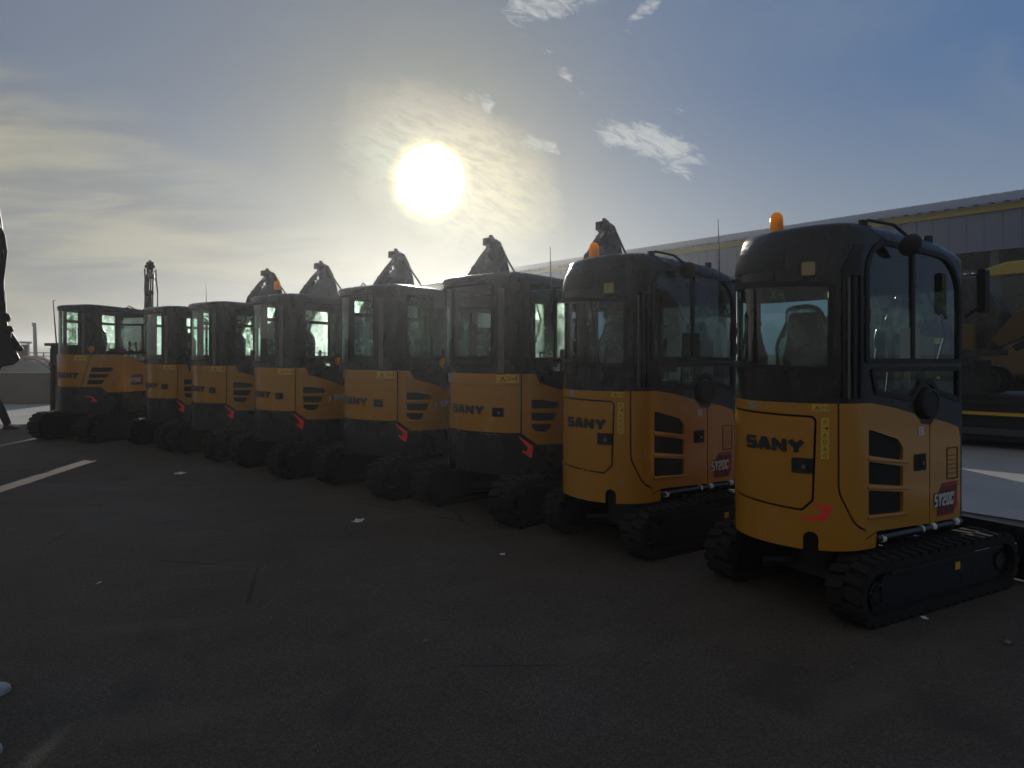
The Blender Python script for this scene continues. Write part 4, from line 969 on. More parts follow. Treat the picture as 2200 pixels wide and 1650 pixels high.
    ld = rnd([(-cp.sy(-.42), .95 + (z0 - 1.38)), (-cp.sy(.66), .95 + (z0 - 1.38)), (-cp.sy(.64), wt), (-cp.sy(-.42), wt)], .04)
    tri = rnd([(cp.sy(-.20), wl - .038), (cp.sy(.62), wl - .038), (cp.sy(.62), wl - .25), (cp.sy(-.04), wl - .21)], .012)
    wsA = [(Lc - .5, 1.2), (Lc + .01, 1.2), (Lc + .01, wt - .03), (Lc - .5, wt - .03)] if not c35 else [(Lc - .43, 1.3), (Lc + .01, 1.3), (Lc + .01, wt - .03), (Lc - .43, wt - .03)]
    wsB = [(-x, z) for x, z in wsA]; holes = [rw, sw, ld, tri, wsA, wsB]
    zf = .9
    mb = MB(); region(mb, [[(-Lc, zf), (-cp.sy(-.35), zf), (-cp.sy(-.4), zt + .006), (cp.sy(-.42), zt + .006), (cp.sy(-.36), z0), (cp.sy(.1), z0 - .3), (Lc, zf)] + [(Lc, zr), (-Lc, zr)]], holes, cp.at, .035, 0, cs_, zb)
    roof_loft(mb, cp, zr, z1, [(0, 0), (.012, .05), (.014, .3), (.006, .62), (-.02, .86), (-.06, .97), (-.14, 1)])
    cab = mb.build('cab', 'black', root)
    for nm, po in (('rear_window', rw), ('side_window', sw), ('door_window', ld), ('quarter_window', tri)):
        ringframe(cp, po, cab, 'matt', zb=zb, out=.008, inn=.014); pane(cp, po, cab, zb=zb, name=nm, m={'rear_window': 'glass', 'door_window': 'glass_hazy'}.get(nm, 'glass_dusty'))
    mb = MB()
    for po in (wsA, wsB): region(mb, [po], [], cp.at, 0, -.02, cs_, zb)
    mb.build('windscreen', 'glass_hazy', cab, recalc=False)
    mb = MB(); region(mb, [rect(cp.sy(-.06) - .014, wl, cp.sy(-.06) + .014, wt)], [], cp.at, .03, .002, (), zb)
    mb.build('window_bar', 'matt', cab)
    mb = MB(); region(mb, [rect(-cp.sy(.66), wt - .22, -cp.sy(-.42), wt - .17), rect(-cp.sy(.16), 1.0, -cp.sy(.13), wt - .2), rect(-cp.sy(.66), 1.35, -cp.sy(-.42), 1.38)], [], cp.at, .03, -.002, (), zb); mb.build('door_rail', 'matt', cab)
    s_ = .40 if not c35 else .33
    mb = MB(); region(mb, [rect(s_, max(z0 + .07, zt + .01), s_ + .06, zr - .10)], [], cp.at, .02, .012, cs_, zb); mb.build('pillar_strip', 'strip', cab, bevel=.006)
    cp.deform = None
    xs0 = cp.ax
    seat(root, xs0 - .05, .0, z0 - .12, True); levers(root, .5, z0 - .35)
    block('cab_floor', cp, z0 - .45, z0 - .12, -.05, 'void', cab, y_max=.25)
    hood_ = MB().mat('seat'); hood_.box((xs0, -.52, z0 + .08), (.8, .16, .3)); hood_.build('rear_shelf', None, cab, bevel=.02)
    vi = MB().mat('seat'); vi.box((xs0, .66, wt - .02), (.95, .02, .14)); vi.build('sun_visor', None, cab)
    mirror(root, (xs0 + cp.w - .02, .15, z1 - .04), (xs0 + cp.w + .09, .52, z1 - .26), flat=(.12, .2), tilt=(0, 0, .5))
    # side marker lamp on the right corner
    lx, ly, lz = (.70, -.02, 1.53) if not c35 else (.49, -.62, 1.71)
    a = MB().mat('matt'); a.tube([(lx, ly, lz - .14), (lx, ly, lz - .05)], .012); a.cyl((lx, ly + .01, lz), (lx, ly + .04, lz), .05, n=18)
    ao = a.build('marker_lamp', None, root)
    b_ = MB().mat('amber'); b_.lathe([(.060, 0), (.058, .03), (.042, .05), (.001, .055)], (lx, ly + .01, lz), 22, Vector((0, -1, 0)).to_track_quat('Z', 'Y')); b_.build('lens', None, ao)
    if c35: boom_set(root, (.9, 1.0), kz=1.07, ky=.9, swing=R(48), px=.12)
    else: boom_set(root, (1.02, .9), kz=.985, ky=.72, px=-.05)
    return root

MACH = []
def place(src, x, y, head, label, first=False):
    o = src if first else copy_tree(src)
    o.location = (x, y, 0); o.rotation_euler = (0, 0, -R(head)); o['label'] = label
    return o
def loop_handle(root, x, y, z):
    h = MB().mat('matt'); h.tube([(x - .06, y, z - .02), (x - .05, y, z + .05), (x, y, z + .085), (x + .05, y, z + .05), (x + .06, y, z - .02)], .008, 8); h.build('roof_loop', None, root)
sm = build_small()
for o in [sm] + list(sm.children_recursive): KIDS[o.name] = children(o)
m1 = place(sm, 2.206, 5.071, 58.3, 'nearest excavator at the right end of the row, full yellow tail with red chevron', True)
m2 = place(sm, 1.091, 6.486, 52.5, 'full-yellow-tailed excavator second from the right, with amber beacon, beside the black-skirted machines')
for o in children(m2):
    for q in list(children(o)):
        if q.name.startswith('reflector'): bpy.data.objects.remove(q)
lg = build_large('b')
for o in [lg] + list(lg.children_recursive): KIDS[o.name] = children(o)
m3 = place(lg, .12, 7.88, 45, 'black-skirted excavator directly left of the full-yellow-tailed pair, showing its whole lettering and latch', True)
m4 = place(lg, -1.30, 9.15, 44, 'fourth excavator from the right, black-skirted, its model number half hidden by the next machine')
m5 = place(lg, -2.87, 10.5, 44.6, 'black-skirted excavator carrying an amber beacon on a post on its cab roof')
m6 = place(lg, -4.42, 12.0, 41.6, 'black-skirted excavator with a thin whip aerial standing on its cab roof')
m7 = place(lg, -5.74, 13.15, 39, 'black-skirted excavator beside the leftmost one, its cab roof just under the tall boom')
m8 = build_large('c'); m8.name = 'mini_excavator'
m8.location = (-7.97, 14.2, 0); m8.rotation_euler = (0, 0, -R(24)); m8['label'] = 'leftmost and farthest excavator of the row, wider body with slanted seam and tall upright boom'
for m in (m3, m4, m5): loop_handle(m, -.38, -.42, 2.44)
beacon(m5, -.12, -.50, 2.44, .09)
antenna(m6, (-.20, -.55, 2.47), .30)
# the smaller machines' covers differ: the nearest keeps its paper, the second has none
# ------------------------------------------------------------------ ground
gnd = MB(); S_ = 900
gnd.poly([(-500, -60, 0), (500, -60, 0), (500, 490, 0), (-500, 490, 0)]); tag(gnd.build('ground', 'scrub', recalc=False), kind='structure')
a = MB(); a.poly([(-70, -30, .004), (60, -30, .004), (60, 76, .004), (-70, 76, .004)]); tag(a.build('asphalt_yard', 'asphalt', recalc=False), kind='structure')
dx_, dy_ = -.625, .781
jx, jy = 4.87, 7.23
def along(t, o=0): return (jx + dx_ * t + dy_ * o, jy + dy_ * t - dx_ * o)
c0 = along(11.9)
a = MB(); a.poly([(*along(-30), .008), (45, -17, .008), (45, 70, .008), (-60, 70, .008), (-60, 16.5, .008), (c0[0], 16.5, .008)]); tag(a.build('concrete_apron', 'concrete', recalc=False), kind='structure')
a = MB().mat('void')
def strip(p, q, w_, z):
    p, q = Vector(p), Vector(q); n = (q - p).normalized(); n = Vector((-n.y, n.x)) * w_ / 2; a.poly([(*(p - n), z), (*(q - n), z), (*(q + n), z), (*(p + n), z)])
strip(along(-30), along(11.9), .025, .012); strip((c0[0], 16.5), (-60, 16.5), .05, .012)
for t in (-8, -2, 4, 10): strip(along(t), along(t, 40), .015, .0125)
tag(a.build('expansion_joint', None, recalc=False), kind='structure')
# distant hills
h = MB(); rows = []
for j, (yy, hh) in enumerate(((300, 0), (360, 2.2), (420, 4.2), (480, 5.2))):
    rows.append([h.bm.verts.new((x_ * 8.2 - 490, yy, hh * (1 + .5 * noise.noise(Vector((x_ * .11, j, 1)))) + (.5 * noise.noise(Vector((x_ * .9, j, 3))) if j > 1 else 0))) for x_ in range(120)])
for r0, r1 in zip(rows, rows[1:]):
    for i in range(119): h.face([r0[i], r0[i + 1], r1[i + 1], r1[i]])
tag(h.build('hills', 'hill', recalc=False), kind='structure')

# ------------------------------------------------------------------ shed
ux, uy = -.605, .796                       # along the eave, away from the camera
nx, ny = .796, .605                        # into the shed
bx, by = 18.3, 26.0
def W(t, o, z): return Vector((bx + ux * t + nx * o, by + uy * t + ny * o, z))
T0, T1, DEPTH = -16, 46, 26
shed = empty('storage_shed', (bx, by, 0)); tag(shed, 'long grey clad shed with open bays and yellow eave line behind the excavators', 'shed')
def part(mb, name, m=None, bevel=0): o = mb.build(name, m, None, bevel=bevel); o.parent = shed; o.location = (-bx, -by, 0); return o
# corrugated roof: real ribs
rf = MB(); step = .5; n = int((T1 - T0) / step); prof = []
for i in range(n):
    t = T0 + i * step; prof += [(t, 0), (t + .26, 0), (t + .31, .075), (t + .45, .075)]
prof.append((T1, 0)); half = DEPTH / 2; rise = half * .215
A = [rf.bm.verts.new(W(t, -.35, 7.12 + d - .35 * .215)) for t, d in prof]; B = [rf.bm.verts.new(W(t, half, 7.12 + rise + d)) for t, d in prof]; D_ = [rf.bm.verts.new(W(t, DEPTH + .3, 7.12 + d)) for t, d in prof]
for p, q in ((A, B), (B, D_)):
    for i in range(len(prof) - 1): rf.face([p[i], p[i + 1], q[i + 1], q[i]])
part(rf, 'roof', 'roof')
fs = MB(); fs.prism([(T0, 6.83), (T1, 6.83), (T1, 7.10), (T0, 7.10)], lambda t, z, o: W(t, o, z), -.16, .05); part(fs, 'eave_fascia', 'fascia')
cl_ = MB(); pr = []; t = T0
while t < T1: pr += [(t, 0), (t + .42, 0), (t + .45, -.04), (t + .50, -.04), (t + .53, 0)]; t += .6
Lo = [cl_.bm.verts.new(W(t, o, 5.45)) for t, o in pr]; Hi = [cl_.bm.verts.new(W(t, o, 6.85)) for t, o in pr]
for i in range(len(pr) - 1): cl_.face([Lo[i], Lo[i + 1], Hi[i + 1], Hi[i]])
part(cl_, 'front_cladding', 'cladding')
tr = MB(); tr.prism([(T0, 5.40), (T1, 5.40), (T1, 5.46), (T0, 5.46)], lambda t, z, o: W(t, o, z), -.07, .10); part(tr, 'cladding_trim', 'cladding')
bw = MB(); bw.prism([(T0, 0), (14, 0), (14, 7.1), (T0, 7.1)], lambda t, z, o: W(t, DEPTH - .2 + o, z), 0, .15)
bw.prism([(T0, 0), (T0 + .15, 0), (T0 + .15, 7.0), (T0, 7.0)], lambda t, z, o: W(t, o, z), 0, DEPTH - .2)
bw.prism([(14, 0), (14.15, 0), (14.15, 7.0), (14, 7.0)], lambda t, z, o: W(t, o, z), 4, DEPTH - .2); part(bw, 'rear_wall', 'steelwork')
gb = MB(); gb.prism([(0, 0), (DEPTH, 0), (DEPTH, 7.0), (half, 7.0 + rise), (0, 7.0)], lambda o, z, t: W(t, o, z), T1 - .15, T1); part(gb, 'gable_wall', 'cladding')
for k in range(9):
    t = T0 + 2 + k * 7.4; cm = MB(); cm.prism(rect(t, 0, t + .3, 6.9), lambda a_, z, o: W(a_, o, z), .12, .45); part(cm, 'column', 'steelwork')

# ------------------------------------------------------------------ backhoe / loaded truck on the right
def pt(px_, py_, d): return Vector(((px_ - HX) / FP * d, d, EYE - (py_ - HY) / FP * d))
th = math.atan2(-.72, .69)                 # direction of the lorry: along the row
trk = empty('flatbed_lorry', (8.25, 12.15, 0), -math.atan2(-.72, .69) + math.pi / 2 - math.pi / 2)
trk.rotation_euler.z = math.atan2(.69, -.72)            # local +x runs along the deck, away from the camera
tag(trk, 'dark low flatbed lorry with a yellow side stripe, behind the nearest excavator', 'lorry')
b = MB().mat('chassis'); b.box((1.5, -1.1, .84), (11, 2.4, .14)); b.box((1.5, -.02, .72), (11, .06, .30)); b.box((1.5, -2.2, .72), (11, .06, .30)); b.build('deck', None, trk, bevel=.01)
b = MB().mat('steelwork'); b.box((1.5, -.02, .935), (11, .10, .05)); b.build('deck_rail', None, trk, bevel=.008)
b = MB().mat('chassis'); b.box((1.5, -1.1, .46), (10.2, 1.5, .60)); b.box((1.5, -.22, .38), (5.4, .12, .5)); b.build('chassis', None, trk, bevel=.02)
b = MB().mat('label'); b.box((1.6, .015, .615), (10.4, .006, .055)); b.build('side_stripe', None, trk)
b = MB().mat('steelwork'); b.box((.2, -.12, .30), (3.0, .06, .12)); b.box((-.9, -.1, .42), (.06, .06, .3)); b.box((1.3, -.1, .42), (.06, .06, .3)); b.build('side_guard', None, trk, bevel=.01)
b = MB().mat('matt'); b.box((1.1, -.4, .42), (.9, .5, .36)); b.build('storage_box', None, trk, bevel=.03)
b = MB().mat('matt'); b.cyl((2.4, -.7, .42), (3.4, -.7, .42), .22, n=20); b.build('fuel_tank', None, trk, bevel=.03)
b = MB().mat('lamp'); b.box((-.75, .018, .50), (.10, .01, .04)); b.build('marker_light', None, trk)
for x_ in (-1.55, -2.65, 5.2):
    b = MB().mat('rubber'); b.lathe([(.24, -.14), (.40, -.14), (.43, -.08), (.43, .08), (.40, .14), (.24, .14)], (x_, -.25, .43), 32, Vector((0, 1, 0)).to_track_quat('Z', 'Y')); wo_ = b.build('wheel', None, trk)
    b = MB().mat('steel'); b.lathe([(.24, .10), (.20, .05), (.10, .06), (.09, .12), (.001, .12)], (x_, -.25, .43), 24, Vector((0, 1, 0)).to_track_quat('Z', 'Y')); b.build('rim', None, wo_)
b = MB().mat('steelwork'); b.prism(rnd([(5.9, .5), (7.6, .5), (7.6, 2.4), (7.3, 2.9), (6.1, 2.9), (5.9, 2.6)], .15), lambda p, q, t: (p, t, q), -2.2, -.05); cb = b.build('cab', None, trk, bevel=.03)
b = MB().mat('glass'); b.box((6.9, -.04, 2.2), (.9, .004, .7)); b.build('window', None, cb)
# a bigger excavator loaded on it
ex = empty('loaded_excavator'); tag(ex, 'dark yellow excavator with its cab facing right, riding on the flatbed lorry', 'excavator')
pe = Plan(.75, 2.4, .6, -.2, 1.0, bf=.1)
track(ex, .62, .30, .60, -1.1, 1.1, 1); track(ex, -.62, .30, .60, -1.1, 1.1, -1)
b = MB().mat('chassis'); b.box((0, 0, .62), (1.3, 1.5, .2)); b.cyl((0, 0, .6), (0, 0, .8), .4, n=24); b.build('slew_ring', None, ex)
block('body', pe, .82, 1.35, 0, 'matt', ex, y_max=.3)
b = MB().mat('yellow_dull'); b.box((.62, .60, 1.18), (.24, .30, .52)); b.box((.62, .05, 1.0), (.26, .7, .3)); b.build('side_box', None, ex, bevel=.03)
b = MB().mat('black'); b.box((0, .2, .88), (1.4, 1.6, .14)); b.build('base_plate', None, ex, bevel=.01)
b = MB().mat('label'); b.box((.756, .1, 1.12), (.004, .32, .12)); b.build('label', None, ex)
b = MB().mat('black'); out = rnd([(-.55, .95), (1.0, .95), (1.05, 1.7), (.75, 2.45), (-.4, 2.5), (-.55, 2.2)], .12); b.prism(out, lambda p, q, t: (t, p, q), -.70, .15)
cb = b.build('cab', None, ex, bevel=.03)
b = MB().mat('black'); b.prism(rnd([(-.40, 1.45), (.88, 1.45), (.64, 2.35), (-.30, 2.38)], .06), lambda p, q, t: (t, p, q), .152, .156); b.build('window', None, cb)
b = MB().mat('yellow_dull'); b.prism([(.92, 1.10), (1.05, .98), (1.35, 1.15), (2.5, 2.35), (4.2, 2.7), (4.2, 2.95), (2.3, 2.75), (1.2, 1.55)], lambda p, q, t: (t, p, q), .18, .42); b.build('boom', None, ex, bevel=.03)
b = MB().mat('chassis'); b.cyl((.3, 1.25, .95), (.3, 1.9, 1.45), .06, n=14); b.mat('chrome').cyl((.3, 1.85, 1.42), (.3, 2.5, 2.0), .035, n=12); b.build('boom_cylinder', None, ex)
ex.scale = (1, 1, .84)
ex.location = (7.69, 13.2, .91); ex.rotation_euler.z = math.atan2(-.72, -.69)
# wheel loader with a yellow cab roof in the open bay
wl = empty('wheel_loader'); tag(wl, 'wheel loader with a yellow cab roof parked in the dark open bay of the shed', 'loader')
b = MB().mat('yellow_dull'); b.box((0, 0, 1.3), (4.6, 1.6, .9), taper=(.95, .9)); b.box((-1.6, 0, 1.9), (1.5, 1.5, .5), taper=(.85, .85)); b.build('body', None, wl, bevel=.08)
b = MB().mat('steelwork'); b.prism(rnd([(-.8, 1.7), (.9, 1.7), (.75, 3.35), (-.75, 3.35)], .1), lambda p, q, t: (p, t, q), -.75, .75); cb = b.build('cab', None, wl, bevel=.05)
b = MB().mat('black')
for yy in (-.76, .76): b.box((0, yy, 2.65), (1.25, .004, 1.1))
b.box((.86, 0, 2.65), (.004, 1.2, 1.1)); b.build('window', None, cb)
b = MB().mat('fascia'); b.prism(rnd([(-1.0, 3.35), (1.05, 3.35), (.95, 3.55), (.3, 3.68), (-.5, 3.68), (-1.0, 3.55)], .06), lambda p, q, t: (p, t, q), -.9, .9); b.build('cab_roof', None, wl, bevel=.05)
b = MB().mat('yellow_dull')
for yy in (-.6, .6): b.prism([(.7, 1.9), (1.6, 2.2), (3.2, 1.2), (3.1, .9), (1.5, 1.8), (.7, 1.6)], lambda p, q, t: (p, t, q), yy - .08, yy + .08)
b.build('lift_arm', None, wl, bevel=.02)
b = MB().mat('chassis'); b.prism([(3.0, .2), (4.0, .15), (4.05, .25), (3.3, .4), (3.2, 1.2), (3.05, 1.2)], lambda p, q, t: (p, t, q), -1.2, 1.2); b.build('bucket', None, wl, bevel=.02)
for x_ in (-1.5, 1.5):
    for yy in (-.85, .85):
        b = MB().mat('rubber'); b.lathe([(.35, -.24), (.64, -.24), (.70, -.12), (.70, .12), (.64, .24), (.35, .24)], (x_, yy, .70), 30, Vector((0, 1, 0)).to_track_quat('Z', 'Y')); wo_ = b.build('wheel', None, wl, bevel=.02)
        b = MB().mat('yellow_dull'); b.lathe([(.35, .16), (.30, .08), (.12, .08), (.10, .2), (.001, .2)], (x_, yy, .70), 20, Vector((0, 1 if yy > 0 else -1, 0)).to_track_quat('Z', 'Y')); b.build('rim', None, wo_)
wl.location = (15.25, 20.7, 0); wl.rotation_euler.z = R(-62); wl.scale = (1.15, 1.15, 1.15)
# tracked machine standing in the yard behind the second excavator, seen through its windows
for (x_, y_, hd, lb) in ((7.9, 19.6, 120, 'yellow excavator with raised boom standing in the yard between lorry and shed'),):
    o = copy_tree(lg); o.location = (x_, y_, 0); o.rotation_euler = (0, 0, -R(hd)); o['label'] = lb; del o['group']

# ------------------------------------------------------------------ left background
bl = MB().mat('barrier')
prof = [(-.30, 0), (.30, 0), (.30, .08), (.17, .30), (.12, 1.0), (-.12, 1.0), (-.17, .30), (-.30, .08)]
for k in range(4):
    x1 = -14.55 - k * 3.05; x0 = x1 - 3.0; y_ = 23.3
    q = MB().mat('barrier'); q.prism(prof, lambda p, z, t: (t - (.22 * (1 - z) if t > (x0 + x1) / 2 else 0) * 0 + (.18 * (1 - z) if t > (x0 + x1) / 2 and k == 0 else 0), y_ + p, z), x0, x1)
    o = q.build('concrete_barrier', None, bevel=.02)
    tag(o, ['concrete barrier block nearest the row of excavators, with a slanting end', 'concrete barrier block under the red tractor', 'concrete barrier block behind the walking person', 'concrete barrier block at the far left'][k], 'barrier', 'concrete barriers closing the yard')
bl.bm.free()
# brown steel skip with a dark exhaust stack next to the leftmost excavator
sk = empty('steel_skip', (-10.50, 18.4, 0)); tag(sk, 'tall brown steel box behind the leftmost excavator', 'skip')
b = MB().mat('rust'); b.box((0, 0, .95), (1.5, 1.4, 1.78)); b.box((0, -.05, 1.84), (1.62, 1.6, .07)); b.box((0, -.75, 1.35), (1.5, .06, .07))
for k in range(4): b.box((-.7 + k * .467, -.73, .9), (.06, .06, 1.7))
b.build('box', None, sk, bevel=.01)
ps = empty('breaker_attachment', (-11.02, 18.2, 1.878)); tag(ps, 'dark stack of hydraulic attachment standing on the brown steel box', 'attachment')
b = MB().mat('chassis'); b.cyl((0, 0, 0), (0, 0, .62), .09, n=14); b.cyl((0, 0, .5), (.0, 0, .64), .16, .13, 14); b.cyl((0, 0, .70), (0, 0, .78), .20, .12, 16); b.cyl((.0, 0, .6), (0, 0, .72), .05, n=10); b.box((.22, 0, .36), (.05, .1, .72)); b.tube([(-.16, 0, 0), (-.17, 0, .3), (-.12, 0, .55)], .02); b.box((.05, 0, .35), (.4, .06, .05)); b.build('stack', None, ps, bevel=.008)
wa = MB().mat('steelwork'); p0 = pt(122, 748, 17.75); p1 = pt(114, 646, 17.75); wa.tube([p0, (p0 + p1) / 2, p1], [.018, .014, .009], 6); wa.tube([p1, p1 + Vector((.06, 0, .015))], .008, 6); wa.cyl((p0.x, p0.y, 1.88), p0, .03, n=8)
tag(wa.build('aerial_mast', None), 'thin leaning aerial mast standing on the brown steel box', 'aerial')
lp = MB().mat('steelwork'); p0 = pt(77.5, 790, 75); p1 = pt(74, 694, 75); p0.z = 0; lp.tube([p0, p1], [.20, .16], 10); lp.tube([p1 - Vector((0, 0, .1)), p1 + Vector((-.22, 0, .05)), p1 + Vector((-.25, 0, -.15)), p1 + Vector((-.15, 0, -.32))], .05, 6)
tag(lp.build('utility_pole', None), 'dark utility pole with a small hook at its top, against the sky at the left', 'pole')
fc = MB().mat('steelwork')
for k in range(2): fc.box((-40, 62, 1.3 + k * .28), (60, .06, .07))
for k in range(21): fc.box((-70 + k * 3, 62, .8), (.08, .08, 1.6))
tag(fc.build('yard_fence', None), 'low dark rail fence beyond the barriers at the far left', 'fence')
# red tractor
tr_ = empty('red_tractor', (-19.6, 27.5, 0), R(-25)); tag(tr_, 'faded red tractor with a pale cab frame behind the concrete barriers', 'tractor')
b = MB().mat('redpaint'); b.box((0, -1.0, 1.0), (.75, 1.5, .5), taper=(.85, .9)); b.box((-.62, .55, 1.12), (.32, .9, .12)); b.box((.62, .55, 1.12), (.32, .9, .12)); b.build('bonnet', None, tr_, bevel=.05)
b = MB().mat('paleframe')
for x_ in (-.5, .5):
    for y_ in (-.1, .95): b.box((x_, y_, 1.5), (.06, .06, 1.0))
b.box((0, .42, 2.02), (1.15, 1.25, .08)); cb = b.build('cab_frame', None, tr_, bevel=.015)
b = MB().mat('glass'); b.box((0, -.12, 1.55), (.9, .004, .8)); b.box((0, .97, 1.55), (.9, .004, .8)); b.build('window', None, cb)
b = MB().mat('chassis'); b.box((0, 0, .65), (.5, 2.4, .3)); b.build('chassis', None, tr_)
for x_, y_, r_ in ((-.7, .6, .6), (.7, .6, .6), (-.55, -1.2, .35), (.55, -1.2, .35)):
    b = MB().mat('rubber'); b.lathe([(r_ * .5, -.14), (r_ * .92, -.14), (r_, -.08), (r_, .08), (r_ * .92, .14), (r_ * .5, .14)], (x_, y_, r_), 26, Vector((1, 0, 0)).to_track_quat('Z', 'Y')); wo_ = b.build('wheel', None, tr_)
    b = MB().mat('paleframe'); b.cyl((x_ - .05, y_, r_), (x_ + .05, y_, r_), r_ * .5, n=20); b.build('rim', None, wo_)
# pale machine lying folded, sun on its arms
fm = empty('folded_trailer', (-17.6, 26.5, 0)); tag(fm, 'pale machine with folded sunlit arms lying behind the concrete barriers', 'machine')
b = MB().mat('concrete'); b.prism(rnd([(-1.0, .6), (1.1, .6), (1.1, .95), (.6, 1.28), (-.1, 1.36), (-.7, 1.1), (-1.0, .9)], .1), lambda p, q, t: (p, t, q), -.5, .5); b.build('tank', None, fm, bevel=.05)
b = MB().mat('pinkboom'); 
for yy in (-.35, .1): b.tube([(-1.25, yy, 1.0), (-.9, yy, 1.30), (.05, yy, 1.46), (.45, yy, 1.40), (1.15, yy, 1.0)], .06, 8)
b.tube([(-.7, -.5, 1.05), (-.2, -.5, 1.30), (.1, -.5, 1.34)], .05, 8); b.box((.02, -.1, 1.44), (.12, .7, .16)); b.build('arm', None, fm, bevel=.01)
b = MB().mat('chassis'); b.box((0, 0, .55), (2.8, 1.0, .3)); b.cyl((-.8, -.6, .35), (-.8, .6, .35), .35, n=22); b.cyl((.8, -.6, .35), (.8, .6, .35), .35, n=22); b.cyl((-1.0, -.4, 1.05), (-1.0, .4, 1.05), .16, n=14); b.build('chassis', None, fm, bevel=.02)

# ------------------------------------------------------------------ large excavator arm at the left edge
be = empty('large_excavator', (-8.4, 9.4, 0)); tag(be, 'large dark excavator at the left edge, only its arm and linkage showing', 'excavator')
dd = 9.0
def P2(px_, py_, t): q = pt(px_, py_, dd); return (q.x + 8.4 - t * .55, q.y - 9.4 + t * .83, q.z)
b = MB().mat('chassis')
b.prism([(-330, 250), (-200, 200), (-60, 300), (-10, 400), (3, 470), (12, 530), (10, 600), (8, 660), (-30, 680), (-60, 560), (-120, 380), (-220, 300), (-320, 330)], P2, -.16, .16); b.build('boom', None, be, bevel=.02)
b = MB().mat('chassis')
b.prism([(-50, 640), (12, 625), (14, 676), (17, 700), (25, 716), (24, 735), (38, 760), (44, 772), (30, 783), (4, 788), (-12, 830), (-60, 860), (-70, 740)], P2, -.13, .13); b.cyl(P2(12, 683, -.2), P2(12, 683, .2), .055, n=18); b.cyl(P2(20, 708, -.18), P2(20, 708, .18), .045, n=16); b.cyl(P2(43, 749 + 0, -.15), P2(43, 749, .15), .035, n=16)
b.prism([(20, 700), (30, 720), (47, 745), (44, 756), (30, 752), (12, 720)], P2, -.05, .05); b.build('arm', None, be, bevel=.015)
h = MB().mat('matt'); h.tube([P2(0, 490, -.2), P2(9, 510, -.2), P2(14, 545, -.22), P2(10, 575, -.2), P2(6, 610, -.2), P2(8, 650, -.18)], .018, 8); h.tube([P2(-3, 480, -.24), P2(4, 520, -.24), P2(6, 555, -.26), P2(2, 600, -.2)], .016, 8); h.build('hose', None, be)
b = MB().mat('chassis'); b.prism([(-12, 800), (-60, 850), (-150, 870), (-200, 960), (-120, 1010), (-40, 960), (-20, 880)], P2, -.45, .45); b.build('bucket', None, be, bevel=.02)
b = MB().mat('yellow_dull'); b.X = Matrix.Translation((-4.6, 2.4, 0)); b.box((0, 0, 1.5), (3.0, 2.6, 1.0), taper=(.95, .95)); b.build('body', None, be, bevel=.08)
b = MB().mat('steelwork'); b.X = Matrix.Translation((-3.6, 2.0, 0)); b.box((0, -.6, 2.4), (1.4, 1.1, 1.7), taper=(.85, .9)); cb = b.build('cab', None, be, bevel=.06)
for yy in (1.5, 3.4):
    b = MB().mat('rubber'); b.prism(rnd([(-6.2, .02), (-2.8, .02), (-2.6, .45), (-2.8, .9), (-6.2, .9), (-6.4, .45)], .2), lambda p, q, t: (p, t, q), yy - .25, yy + .25); b.build('track', None, be, bevel=.03)

